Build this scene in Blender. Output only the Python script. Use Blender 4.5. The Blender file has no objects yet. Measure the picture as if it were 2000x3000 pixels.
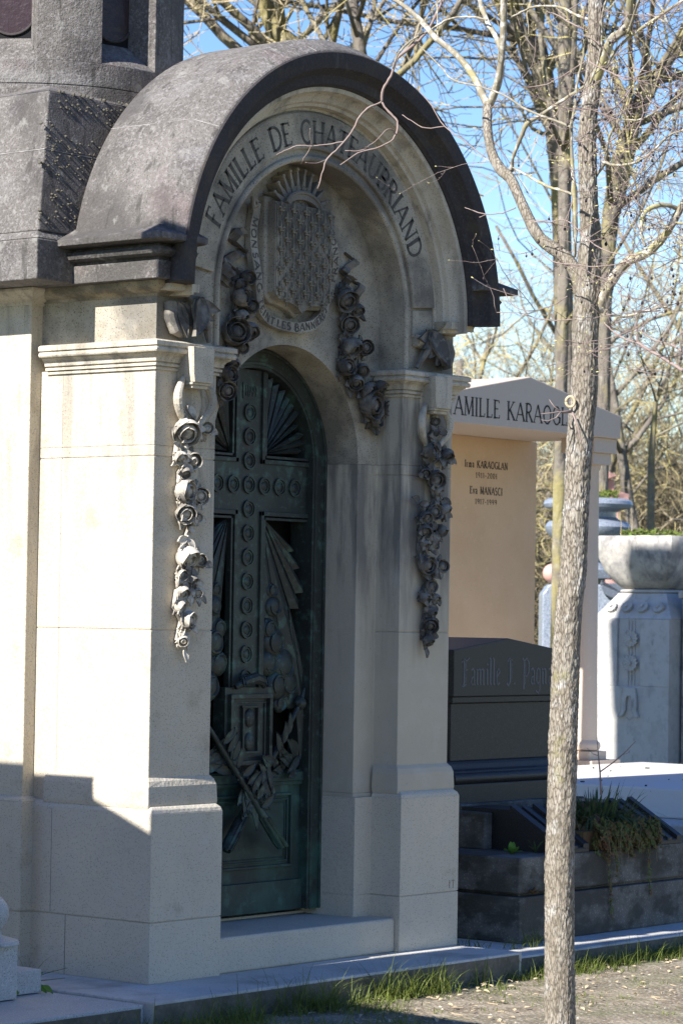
import bpy, bmesh, math, random
from mathutils import Vector, Matrix, noise
R = math.radians
rnd = random.Random(7)
sc = bpy.context.scene
col = sc.collection
# ------------------------------------------------------------------ camera
CAM = Vector((-8.68328, -7.96722, 1.5))
RX = Vector((0.62767632, -0.77831563, 0.01572328))
RY = Vector((0.03724893, 0.00985290, -0.99925744))   # image down
RZ = Vector((0.77758276, 0.62779591, 0.03517585))    # forward
FPX = 8538.0
cd = bpy.data.cameras.new('camera'); cam = bpy.data.objects.new('camera', cd); col.objects.link(cam)
m3 = Matrix((RX, -RY, -RZ)).transposed()
cam.matrix_world = Matrix.Translation(CAM) @ m3.to_4x4()
cd.sensor_fit = 'HORIZONTAL'; cd.sensor_width = 36.0; cd.lens = FPX/2000*36.0
cd.clip_start = 0.1; cd.clip_end = 2000
cd.dof.use_dof = True; cd.dof.focus_distance = 12.2; cd.dof.aperture_fstop = 13.0
sc.camera = cam
# ------------------------------------------------------------------ sky and sun
SUN = Vector((-1.0, 0.05, 0.727)).normalized()
w = bpy.data.worlds.new('World'); sc.world = w; w.use_nodes = True
nt = w.node_tree; nt.nodes.clear()
sky = nt.nodes.new('ShaderNodeTexSky'); sky.sky_type = 'NISHITA'; sky.sun_disc = False
sky.sun_elevation = math.asin(SUN.z); sky.sun_rotation = math.atan2(SUN.x, SUN.y)
sky.air_density = 1.0; sky.dust_density = 0.0; sky.ozone_density = 1.5
bg = nt.nodes.new('ShaderNodeBackground'); bg.inputs[1].default_value = 0.085
wo = nt.nodes.new('ShaderNodeOutputWorld')
hs = nt.nodes.new('ShaderNodeHueSaturation'); hs.inputs['Hue'].default_value = 0.517; hs.inputs['Saturation'].default_value = 1.32; hs.inputs['Value'].default_value = 1.06
nt.links.new(sky.outputs[0], hs.inputs['Color']); nt.links.new(hs.outputs[0], bg.inputs[0]); nt.links.new(bg.outputs[0], wo.inputs[0])
sl = bpy.data.lights.new('sun', 'SUN'); sl.energy = 5.0; sl.angle = R(0.5); sl.color = (1.0, 0.965, 0.92)
so = bpy.data.objects.new('sun', sl); col.objects.link(so)
so.rotation_euler = SUN.to_track_quat('Z', 'Y').to_euler()
sc.view_settings.view_transform = 'Standard'; sc.view_settings.look = 'None'
sc.view_settings.exposure = 1.14; sc.view_settings.gamma = 1.0

# ------------------------------------------------------------------ helpers
def ray(px, py):
    return ((px-1000)*RX + (py-1500)*RY + FPX*RZ).normalized()
def at(px, py, Y):            # point of the photograph on the plane y = Y
    d = ray(px, py); return CAM + d*((Y-CAM.y)/d.y)
def atd(px, py, D):           # point at camera depth D
    d = ray(px, py); return CAM + d*(D/d.dot(RZ))

def tag(o, label=None, cat=None, group=None, kind=None):
    if label: o['label'] = label
    if cat: o['category'] = cat
    if group: o['group'] = group
    if kind: o['kind'] = kind
    return o
OFF = {}
def empty(name, loc, label=None, cat=None, group=None, rz=0):
    o = bpy.data.objects.new(name, None); col.objects.link(o); o.empty_display_size = .2
    o.location = loc; o.rotation_euler = (0, 0, rz); tag(o, label, cat, group); OFF[o] = Vector(loc)
    return o
class MB:
    def __init__(s): s.V = []; s.F = []; s.mir = False
    def add(s, vs, fs):
        n = len(s.V)
        if s.mir:
            vs = [(2.075-v[0], v[1], v[2]) for v in vs]; fs = [tuple(reversed(f)) for f in fs]
        s.V += [tuple(v) for v in vs]; s.F += [tuple(n+i for i in f) for f in fs]
    def box(s, x0, x1, y0, y1, z0, z1):
        s.add([(x0,y0,z0),(x1,y0,z0),(x1,y1,z0),(x0,y1,z0),(x0,y0,z1),(x1,y0,z1),(x1,y1,z1),(x0,y1,z1)],
              [(3,2,1,0),(4,5,6,7),(0,1,5,4),(1,2,6,5),(2,3,7,6),(3,0,4,7)])
    def prism(s, poly, a0, a1, f):      # poly: 2d points ; f(u,v,a)->xyz
        n = len(poly)
        s.add([f(u,v,a0) for u,v in poly]+[f(u,v,a1) for u,v in poly],
              [tuple(range(n-1,-1,-1)), tuple(range(n,2*n))]+[(i,(i+1)%n,n+(i+1)%n,n+i) for i in range(n)])
    def prismz(s, poly, z0, z1): s.prism(poly, z0, z1, lambda u,v,a:(u,v,a))
    def prismy(s, poly, y0, y1): s.prism(poly, y1, y0, lambda u,v,a:(u,a,v))
    def prismx(s, poly, x0, x1): s.prism(poly, x0, x1, lambda u,v,a:(a,u,v))
    def rings(s, rings, cap=True, closed=True):
        n = len(rings[0]); vs = [p for r in rings for p in r]; fs = []
        for k in range(len(rings)-1):
            for i in range(n if closed else n-1):
                j = (i+1) % n; fs.append((k*n+i, k*n+j, (k+1)*n+j, (k+1)*n+i))
        if cap and closed:
            fs.append(tuple(range(n-1,-1,-1))); fs.append(tuple((len(rings)-1)*n+i for i in range(n)))
        s.add(vs, fs)
    def lathe(s, c, prof, n=24, p=2.0, rot=0.0):     # superellipse exponent p
        rr = []
        for r, z in prof:
            ring = []
            for i in range(n):
                a = 2*math.pi*i/n + rot; ca, sa = math.cos(a), math.sin(a)
                k = (abs(ca)**p+abs(sa)**p)**(-1/p)
                ring.append((c[0]+r*k*ca, c[1]+r*k*sa, c[2]+z))
            rr.append(ring)
        s.rings(rr)
    def tube(s, pts, rad, n=5, cap=True):
        rr = []; up = Vector((.31,.17,.93)); m = len(pts); pts = [Vector(p) for p in pts]
        for i, p in enumerate(pts):
            d = (pts[min(i+1,m-1)]-pts[max(i-1,0)])
            if d.length < 1e-9: d = Vector((0,0,1))
            d.normalize()
            if i == 0:
                a = d.cross(up)
                if a.length < .05: a = d.cross(Vector((1,0,0)))
            else:
                a = a - d*a.dot(d)
                if a.length < .01: a = d.cross(up)
            a.normalize(); b = a.cross(d)
            r = rad[i] if hasattr(rad,'__len__') else rad
            rr.append([tuple(p+a*(r*math.cos(2*math.pi*k/n))+b*(-r*math.sin(2*math.pi*k/n))) for k in range(n)])
        s.rings(rr, cap)
    def ball(s, c, r, n=10, m=6, sq=(1,1,1), M=None):
        vs = [(0,0,-1)]; 
        for j in range(1, m):
            t = math.pi*j/m
            for i in range(n): vs.append((math.sin(t)*math.cos(2*math.pi*i/n), math.sin(t)*math.sin(2*math.pi*i/n), -math.cos(t)))
        vs.append((0,0,1)); fs = []
        for i in range(n): fs.append((0,1+(i+1)%n,1+i))
        for j in range(m-2):
            for i in range(n):
                a=1+j*n+i; b=1+j*n+(i+1)%n; fs.append((a,b,b+n,a+n))
        L=len(vs)-1
        for i in range(n): fs.append((L,1+(m-2)*n+i,1+(m-2)*n+(i+1)%n))
        out=[]
        for v in vs:
            q = Vector((v[0]*sq[0]*r, v[1]*sq[1]*r, v[2]*sq[2]*r))
            if M: q = M @ q
            out.append((c[0]+q.x, c[1]+q.y, c[2]+q.z))
        s.add(out, fs)
    def plate(s, inner, outer, y0, y1):   # inner/outer: lists of (x,z) of equal length, front at y0
        n=len(inner); vs=[(x,y0,z) for x,z in inner]+[(x,y0,z) for x,z in outer]+[(x,y1,z) for x,z in inner]+[(x,y1,z) for x,z in outer]
        fs=[]
        for i in range(n-1):
            fs += [(i,n+i,n+i+1,i+1),(2*n+i,2*n+i+1,3*n+i+1,3*n+i),(i,i+1,2*n+i+1,2*n+i),(n+i,3*n+i,3*n+i+1,n+i+1)]
        fs += [(0,2*n,3*n,n),(n-1,2*n-1,4*n-1,3*n-1)]
        s.add(vs,fs)
    def sweep(s, path, prof, side=1):    # plan path, profile of (outward offset, z), mitred; inner wall closed
        P=[Vector(p) for p in path]; n=len(P); nor=[]
        for i in range(n-1):
            d=(P[i+1]-P[i]).normalized(); nor.append(Vector((d.y,-d.x))*side)
        rr=[]
        for i in range(n):
            if i==0: m=nor[0]
            elif i==n-1: m=nor[-1]
            else:
                m=(nor[i-1]+nor[i]); m=m/(1+nor[i-1].dot(nor[i]))
            rr.append([(P[i].x+m.x*o, P[i].y+m.y*o, z) for o,z in prof])
        s.rings(rr)
    def arc(s, c, prof, a0, a1, n=64):   # profile (r, y) swept about c=(x,z)
        rr=[]
        for k in range(n+1):
            a=a0+(a1-a0)*k/n
            rr.append([(c[0]+r*math.cos(a), y, c[1]+r*math.sin(a)) for r,y in prof])
        s.rings(rr)
    def build(s, name, mat, parent=None, bevel=0.0, smooth=False, seg=2, local=False, ang=40, weld=False):
        me=bpy.data.meshes.new(name); off=Vector((0,0,0))
        if parent is not None and not local: off=OFF.get(parent, Vector((0,0,0)))
        me.from_pydata([(v[0]-off.x,v[1]-off.y,v[2]-off.z) for v in s.V],[],s.F)
        bm=bmesh.new(); bm.from_mesh(me)
        if weld: bmesh.ops.remove_doubles(bm, verts=bm.verts, dist=1e-5)
        bmesh.ops.recalc_face_normals(bm, faces=bm.faces); bm.to_mesh(me); bm.free()
        o=bpy.data.objects.new(name, me); col.objects.link(o)
        if mat: me.materials.append(mat)
        if smooth:
            me.polygons.foreach_set('use_smooth',[True]*len(me.polygons))
            if smooth!='all': me.set_sharp_from_angle(angle=R(38))
        if parent is not None: o.parent=parent
        OFF[o]=off
        if bevel:
            b=o.modifiers.new('bevel','BEVEL'); b.width=bevel; b.segments=seg; b.limit_method='ANGLE'; b.angle_limit=R(ang); b.use_clamp_overlap=True
            b.harden_normals=False
        return o
def resamp(pts, n):
    P=[Vector(p) for p in pts]; L=[0]
    for a,b in zip(P,P[1:]): L.append(L[-1]+(b-a).length)
    out=[]; k=0
    for i in range(n):
        t=L[-1]*i/(n-1)
        while k<len(L)-2 and L[k+1]<t: k+=1
        f=(t-L[k])/max(L[k+1]-L[k],1e-9); out.append(tuple(P[k].lerp(P[k+1],min(1,max(0,f)))))
    return out
def arcpts(cx,cz,r,a0,a1,n):
    return [(cx+r*math.cos(R(a0+(a1-a0)*i/n)), cz+r*math.sin(R(a0+(a1-a0)*i/n))) for i in range(n+1)]

# ------------------------------------------------------------------ materials
def mat(name, base, rough=.85, layers=(), bumps=(), spec=.3, metal=0.0, trans=0.0):
    """layers: (type, scale, lo, hi, colour, opacity, zrange or None, stretch)"""
    m=bpy.data.materials.new(name); m.use_nodes=True; t=m.node_tree; N=t.nodes; L=t.links
    b=N['Principled BSDF']; b.inputs['Roughness'].default_value=rough; b.inputs['Specular IOR Level'].default_value=spec; b.inputs['Metallic'].default_value=metal
    geo=N.new('ShaderNodeNewGeometry')
    def tex(kind, scale, st=(1,1,1), detail=6, off=0):
        mp=N.new('ShaderNodeMapping'); mp.inputs['Scale'].default_value=st; mp.inputs['Location'].default_value=(off*3.1,off*1.7,off*2.3)
        L.new(geo.outputs['Position'], mp.inputs[0])
        if kind=='v':
            x=N.new('ShaderNodeTexVoronoi'); x.inputs['Scale'].default_value=scale; L.new(mp.outputs[0],x.inputs['Vector']); return x.outputs['Distance']
        if kind=='w':
            nz=N.new('ShaderNodeTexNoise'); nz.inputs['Scale'].default_value=scale*.45; nz.inputs['Detail'].default_value=3; L.new(mp.outputs[0],nz.inputs['Vector'])
            va=N.new('ShaderNodeVectorMath'); va.operation='MULTIPLY_ADD'; va.inputs[1].default_value=(1.6/scale,)*3; L.new(nz.outputs['Color'],va.inputs[0]); L.new(mp.outputs[0],va.inputs[2])
            x=N.new('ShaderNodeTexVoronoi'); x.feature='DISTANCE_TO_EDGE'; x.inputs['Scale'].default_value=scale; L.new(va.outputs[0],x.inputs['Vector']); return x.outputs['Distance']
        if kind=='e':
            x=N.new('ShaderNodeTexVoronoi'); x.feature='DISTANCE_TO_EDGE'; x.inputs['Scale'].default_value=scale; L.new(mp.outputs[0],x.inputs['Vector']); return x.outputs['Distance']
        x=N.new('ShaderNodeTexNoise'); x.inputs['Scale'].default_value=scale; x.inputs['Detail'].default_value=detail; x.inputs['Roughness'].default_value=.6
        L.new(mp.outputs[0],x.inputs['Vector']); return x.outputs['Fac']
    rgb=N.new('ShaderNodeRGB'); rgb.outputs[0].default_value=(*base,1); cur=rgb.outputs[0]
    for i,l in enumerate(layers):
        kind,scale,lo,hi,c,op=l[:6]; zr=l[6] if len(l)>6 else None; st=l[7] if len(l)>7 else (1,1,1)
        fac=tex(kind,scale,st,off=i+1)
        mr=N.new('ShaderNodeMapRange'); mr.inputs[1].default_value=lo; mr.inputs[2].default_value=hi; mr.inputs[3].default_value=0; mr.inputs[4].default_value=op
        L.new(fac,mr.inputs[0]); f=mr.outputs[0]
        if zr:
            sp=N.new('ShaderNodeSeparateXYZ'); L.new(geo.outputs['Position'],sp.inputs[0])
            z=N.new('ShaderNodeMapRange'); z.inputs[1].default_value=zr[0]; z.inputs[2].default_value=zr[1]; L.new(sp.outputs[2],z.inputs[0])
            mu=N.new('ShaderNodeMath'); mu.operation='MULTIPLY'; L.new(f,mu.inputs[0]); L.new(z.outputs[0],mu.inputs[1]); f=mu.outputs[0]
        mx=N.new('ShaderNodeMix'); mx.data_type='RGBA'; L.new(f,mx.inputs[0]); L.new(cur,mx.inputs[6]); mx.inputs[7].default_value=(*c,1); cur=mx.outputs[2]
    L.new(cur,b.inputs['Base Color'])
    prev=None
    for i,l in enumerate(bumps):
        kind,scale,strength,dist=l[:4]; st=l[4] if len(l)>4 else (1,1,1)
        bp=N.new('ShaderNodeBump'); bp.inputs['Strength'].default_value=strength; bp.inputs['Distance'].default_value=dist
        L.new(tex(kind,scale,st,off=i),bp.inputs['Height'])
        if prev: L.new(prev,bp.inputs['Normal'])
        prev=bp.outputs[0]
    if prev: L.new(prev,b.inputs['Normal'])
    if trans:
        tr=N.new('ShaderNodeBsdfTranslucent'); L.new(cur,tr.inputs[0]); ms=N.new('ShaderNodeMixShader'); ms.inputs[0].default_value=trans
        L.new(b.outputs[0],ms.inputs[1]); L.new(tr.outputs[0],ms.inputs[2]); L.new(ms.outputs[0],N['Material Output'].inputs[0])
    return m
K=(.035,.033,.03)
M_lime=mat('limestone',(.55,.48,.36),.9,[
  ('n',2.2,.35,.75,(.43,.39,.32),.6),('n',9,.5,.8,(.56,.53,.46),.5),
  ('n',60,.60,.72,(.25,.22,.18),.35),('v',130,.29,.12,(.11,.10,.085),.85),
  ('n',7,.56,.68,(.16,.15,.13),.55,(1.6,2.5),(2.5,2.5,.25)),('n',3.0,.5,.62,(.10,.095,.09),.45,(1.5,2.3),(3,3,.35)),('n',5,.56,.7,(.25,.2,.14),.45)],
  [('n',90,.4,.005),('n',14,.25,.012),('v',55,.35,.005)])
M_limeR=mat('streaked_limestone',(.50,.44,.33),.9,[
  ('n',2.2,.35,.75,(.38,.34,.28),.6),('n',9,.5,.8,(.56,.52,.45),.5),('v',150,.25,.1,(.07,.065,.06),.6,(1.3,1.8)),
  ('n',2.2,.44,.58,(.11,.105,.10),.72,(1.45,1.75),(4,4,.6)),('n',5,.5,.65,(.2,.185,.16),.6,(1.2,1.8),(5,5,.5)),('n',60,.62,.74,(.2,.17,.12),.4)],
  [('n',90,.25,.004),('n',14,.2,.01)])
M_limeclean=mat('clean_limestone',(.60,.53,.41),.9,[
  ('n',2.2,.35,.75,(.44,.40,.33),.6),('n',9,.5,.8,(.54,.51,.45),.5),
  ('n',60,.62,.72,(.25,.22,.18),.3),('v',130,.28,.12,(.13,.11,.09),.85),('n',4,.62,.75,(.22,.17,.11),.5),
  ('n',2.5,.45,.62,(.16,.15,.135),.55,(1.5,2.5),(3,3,.4))],
  [('n',90,.4,.005),('n',14,.2,.012),('v',55,.3,.005)])
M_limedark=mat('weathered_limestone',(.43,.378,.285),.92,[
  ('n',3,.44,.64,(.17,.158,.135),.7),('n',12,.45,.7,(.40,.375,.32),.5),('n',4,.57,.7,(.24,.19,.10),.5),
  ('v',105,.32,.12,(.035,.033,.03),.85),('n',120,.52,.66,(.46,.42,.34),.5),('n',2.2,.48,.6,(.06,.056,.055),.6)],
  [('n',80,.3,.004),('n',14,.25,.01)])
M_soot=mat('sooty_limestone',(.21,.19,.16),.85,[
  ('n',11,.42,.56,(.06,.055,.05),.8),('n',16,.55,.68,(.34,.31,.25),.7),('v',120,.3,.1,(.03,.03,.03),.5)],
  [('n',60,.3,.004),('n',20,.3,.008)])
M_bed=mat('stained_moulding_stone',(.36,.32,.24),.92,[('n',5,.42,.56,(.10,.09,.07),.8),('n',9,.5,.62,(.40,.33,.2),.5),('v',105,.3,.12,(.035,.033,.03),.7)],[('n',80,.3,.004)])
M_carve=mat('carved_limestone',(.50,.455,.375),.88,[
  ('n',11,.48,.58,(.11,.098,.085),.8),('n',16,.55,.68,(.48,.44,.36),.6)],
  [('n',60,.3,.004)])
M_letter=mat('groove_shade_dirt',(.085,.078,.068),.95,[('n',30,.45,.6,(.16,.145,.12),.6)],[('n',90,.3,.003)])  # inlaid strips: groove shade and gathered dirt both put into the colour
M_lava=mat('lava_stone',(.118,.107,.096),.95,[
  ('n',2.4,.38,.66,(.175,.159,.143),.7),('n',5,.52,.66,(.085,.075,.073),.7),('n',2.0,.54,.66,(.23,.22,.21),.6,None,(.7,.7,2.5)),('n',70,.5,.64,(.29,.27,.26),.55),('v',110,.32,.14,(.04,.036,.034),.85),
  ('v',30,.10,.05,(.05,.045,.035),.7),('n',3,.57,.72,(.20,.145,.14),.55),('n',1.6,.50,.60,(.062,.057,.052),.75),('n',12,.60,.68,(.26,.25,.225),.6),('n',8,.58,.66,(.05,.046,.04),.7,None,(3,3,.4))],
  [('n',110,.8,.008),('n',35,.5,.010),('n',5,.25,.02)])
M_lavadark=mat('dark_lava_stone',(.052,.046,.045),.95,[
  ('n',2.0,.4,.7,(.03,.027,.027),.7),('n',6,.54,.68,(.085,.07,.045),.55),('n',80,.5,.66,(.085,.078,.075),.5),('n',11,.62,.7,(.14,.13,.11),.35,None,(2,2,.5))],
  [('n',110,.5,.006),('n',30,.3,.006)])
M_mortar=mat('pale_mortar',(.36,.34,.32),.9,[('n',9,.45,.6,(.14,.13,.125),.9)])
M_bronze=mat('patinated_bronze',(.034,.037,.033),.5,[
  ('n',4,.45,.62,(.045,.060,.050),.7),('n',13,.55,.66,(.09,.17,.135),.6),('n',3,.52,.7,(.022,.026,.027),.7),
  ('n',5,.45,.6,(.055,.15,.11),.65,(.75,.45)),('n',45,.58,.70,(.12,.22,.18),.45)],
  [('n',30,.3,.005)],spec=.5,metal=.25)
M_bronzeG=mat('verdigris_bronze',(.03,.05,.042),.55,[('n',4,.46,.64,(.05,.115,.09),.8),('n',13,.54,.66,(.085,.19,.15),.5),('n',3,.48,.62,(.026,.03,.028),.8),('n',7,.5,.62,(.03,.06,.05),.6,None,(4,4,.5))],[('n',30,.3,.005)],spec=.5,metal=.2)
M_lump=mat('grey_lichen_lump',(.105,.095,.07),.95)
M_void=mat('dark_interior',(.008,.008,.009),.9)
M_glass=mat('old_red_glass',(.030,.016,.018),.25,[('n',30,.5,.7,(.045,.026,.028),.6)],[('n',25,.3,.01)],spec=.3)
M_black=mat('black_granite',(.014,.0125,.0115),.55,[('n',150,.5,.7,(.065,.062,.058),.6)],[('n',60,.05,.002)],spec=.5)
M_blackrough=mat('rough_dark_granite',(.14,.132,.118),.8,[('v',75,.36,.14,(.27,.26,.235),.85),('n',9,.5,.64,(.07,.065,.055),.6),('n',5,.44,.54,(.035,.034,.026),.75,None,(1,1,1.6)),('n',3,.45,.65,(.045,.042,.038),.6),('n',6,.56,.7,(.10,.10,.07),.5)],[('n',90,.3,.004)])
M_greyslab=mat('grey_stone_slab',(.55,.53,.48),.85,[('n',5,.4,.7,(.40,.38,.34),.7),('n',2.4,.54,.66,(.24,.23,.19),.6),('n',70,.52,.68,(.2,.19,.18),.4)],[('n',60,.2,.004)])
M_slabside=mat('mossy_stone_edge',(.16,.145,.115),.95,[('n',9,.4,.65,(.09,.082,.06),.8),('n',40,.5,.7,(.25,.23,.18),.5)],[('n',40,.5,.01)])
M_granL=mat('light_speckled_granite',(.40,.41,.40),.6,[('v',120,.28,.16,(.07,.08,.085),.9),('n',160,.52,.6,(.62,.62,.6),.6),('n',6,.5,.7,(.3,.29,.25),.3)],[('n',80,.1,.003)])
M_granB=mat('blue_grey_granite',(.25,.28,.33),.35,[('v',55,.35,.15,(.42,.46,.50),.8),('n',70,.5,.62,(.11,.13,.16),.8)],[],spec=.5)
M_granD=mat('dark_blue_granite',(.10,.115,.14),.35,[('v',60,.3,.12,(.24,.27,.31),.7)],[],spec=.5)
M_pink=mat('pink_granite',(.62,.34,.28),.5,[('v',60,.3,.12,(.5,.22,.18),.7)],[],spec=.5)
M_kara=mat('beige_limestone',(.56,.46,.365),.7,[('n',5,.4,.7,(.56,.45,.345),.6),('v',40,.14,.05,(.38,.24,.14),.6),('n',30,.6,.72,(.72,.64,.54),.4)],[('n',60,.08,.003)])
M_karapanel=mat('ochre_limestone',(.64,.44,.26),.6,[('n',3,.4,.7,(.55,.35,.19),.6),('v',40,.14,.05,(.38,.22,.11),.7),('n',30,.6,.72,(.72,.53,.34),.4)],[('n',60,.06,.003)])
M_white=mat('white_stone_slab',(.62,.585,.53),.8,[('n',4,.45,.7,(.62,.57,.5),.5),('v',18,.06,.03,(.1,.08,.06),.7)],[('n',50,.1,.003)])
M_urn=mat('mottled_white_stone',(.47,.45,.41),.85,[('n',16,.52,.66,(.25,.24,.22),.3),('n',9,.52,.68,(.24,.235,.23),.5),('n',4,.45,.65,(.42,.39,.35),.6),('n',25,.6,.7,(.16,.155,.15),.5,None,(1,1,.4))],[('n',50,.2,.004)])
M_urndark=mat('mottled_bowl_stone',(.46,.43,.38),.85,[('n',8,.42,.62,(.17,.165,.165),.8),('n',4,.5,.66,(.30,.27,.22),.6),('n',25,.56,.68,(.10,.10,.10),.5,None,(1,1,.4))],[('n',50,.2,.004)])
M_blackpaint=mat('black_inscription_paint',(.012,.011,.011),.6)
M_barkY=mat('young_tree_bark',(.26,.225,.175),.95,[
  ('n',34,.45,.58,(.37,.335,.28),.75,None,(1,1,.25)),('n',11,.56,.64,(.50,.49,.45),.75),('w',100,.17,.0,(.045,.035,.025),.85,None,(1,1,.25)),('n',2.2,.50,.68,(.15,.13,.095),.6),('n',9,.60,.70,(.19,.175,.07),.6),('n',90,.5,.66,(.12,.095,.07),.45)],
  [('w',100,.9,.005,(1,1,.25)),('n',90,.4,.003)])
M_barkB=mat('old_tree_bark',(.19,.165,.13),.95,[('n',5,.45,.62,(.12,.10,.085),.7,None,(1,1,.3)),('n',1.9,.50,.64,(.34,.29,.09),.6),('n',12,.55,.68,(.36,.33,.28),.5)],[('w',9,.9,.05,(1,1,.25)),('n',30,.5,.02)])
M_branch=mat('branch_bark',(.25,.22,.155),.9,[('n',9,.42,.6,(.24,.21,.155),.6),('n',5,.52,.64,(.40,.36,.13),.6),('n',30,.5,.64,(.66,.63,.57),.7)],[('n',60,.3,.003)])
M_twig=mat('pinkish_twig',(.26,.20,.175),.8,[('n',20,.45,.6,(.22,.15,.13),.6)])
M_twigB=mat('tan_background_twig',(.38,.31,.19),.9,[('n',.8,.45,.58,(.25,.21,.16),.6),('n',.5,.48,.60,(.48,.41,.15),.75)])
M_berry=mat('dark_dry_fruit',(.03,.02,.022),.6)
M_bud=mat('pale_green_bud',(.48,.44,.20),.7)
M_grass=mat('grass_blades',(.10,.135,.025),.7,[('n',7,.4,.6,(.20,.24,.045),.8),('n',22,.55,.68,(.36,.36,.16),.6)],[],trans=.35)
M_grassdark=mat('dark_green_sedge',(.05,.085,.03),.7,[('n',10,.45,.65,(.10,.14,.05),.7)],[],trans=.25)
M_leaf=mat('fresh_green_leaf',(.12,.26,.03),.6,[('n',9,.4,.65,(.22,.36,.06),.7)],[],trans=.35)
M_moss=mat('red_brown_moss',(.10,.075,.035),.9,[('n',12,.45,.6,(.13,.05,.03),.7),('n',8,.5,.65,(.12,.14,.04),.7)])
M_dry=mat('dry_straw',(.48,.38,.24),.8)
M_turf=mat('dull_turf',(.065,.08,.035),.95,[('n',4,.4,.65,(.10,.085,.05),.7),('n',1,.45,.6,(.05,.06,.03),.6)],[('n',20,.5,.02)])
M_asphalt=mat('bounce_lane_asphalt',(.16,.14,.11),.9,[('n',3,.4,.65,(.05,.05,.05),.6),('v',120,.3,.1,(.14,.135,.13),.6)],[('n',90,.3,.004)])
M_fleur=mat('brownish_carved_stone',(.22,.195,.145),.9,[('n',40,.45,.65,(.10,.09,.075),.7)],[('n',60,.3,.003)])
M_ground=mat('gravelly_earth',(.27,.225,.16),.95,[('n',6,.42,.58,(.13,.10,.065),.8),('n',1.8,.46,.58,(.15,.13,.085),.7),('v',45,.35,.15,(.50,.44,.36),.75),('n',3,.52,.66,(.12,.13,.05),.6),('v',110,.3,.1,(.55,.5,.42),.5)],
  [('v',45,.6,.012),('n',30,.5,.01)])
M_pebble=mat('pale_gravel',(.66,.61,.50),.9,[('n',14,.4,.6,(.35,.28,.19),.7),('n',20,.58,.68,(.74,.69,.6),.6)])
M_hedge=mat('far_brush',(.17,.135,.085),.95,[('n',3,.4,.6,(.26,.21,.12),.8),('n',9,.5,.65,(.08,.085,.04),.6)],[],trans=.1)
# ------------------------------------------------------------------ ground
def ground():
    m=MB(); xs=[-300,-60,-20,-8]+[-4+.5*i for i in range(25)]+[12,20,60,300]; ys=[-300,-60,-20,-8]+[-5+.5*i for i in range(23)]+[10,20,60,300]
    vs=[]; 
    for y in ys:
        for x in xs:
            z=-.115 + (.012*noise.noise(Vector((x*.9,y*.9,0))) if abs(x)<12 and abs(y)<12 else 0)
            vs.append((x,y,z))
    n=len(xs); fs=[(j*n+i,j*n+i+1,(j+1)*n+i+1,(j+1)*n+i) for j in range(len(ys)-1) for i in range(n-1)]
    m.add(vs,fs); tag(m.build('ground',M_turf,smooth='all'),kind='structure')
ground()
def sheet(name,x0,x1,y0,y1,z,mt,step=.25):
    m=MB(); nx=int((x1-x0)/step)+1; ny=int((y1-y0)/step)+1
    vs=[(x0+(x1-x0)*i/nx,y0+(y1-y0)*j/ny,z+.012*noise.noise(Vector(((x0+(x1-x0)*i/nx)*.9,(y0+(y1-y0)*j/ny)*.9,0)))) for j in range(ny+1) for i in range(nx+1)]
    m.add(vs,[(j*(nx+1)+i,j*(nx+1)+i+1,(j+1)*(nx+1)+i+1,(j+1)*(nx+1)+i) for j in range(ny) for i in range(nx)])
    return tag(m.build(name,mt,smooth='all'),kind='structure')
sheet('path_verge',-6,16,-5.5,-.28,-.108,M_ground)  # far part lies out of view, stretched to bounce warm light
sheet('bounce_lane',-60,60,-11,-5.5,-.104,M_asphalt,2.0)  # unseen lane, added to tune the light bounced onto the facade

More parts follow.
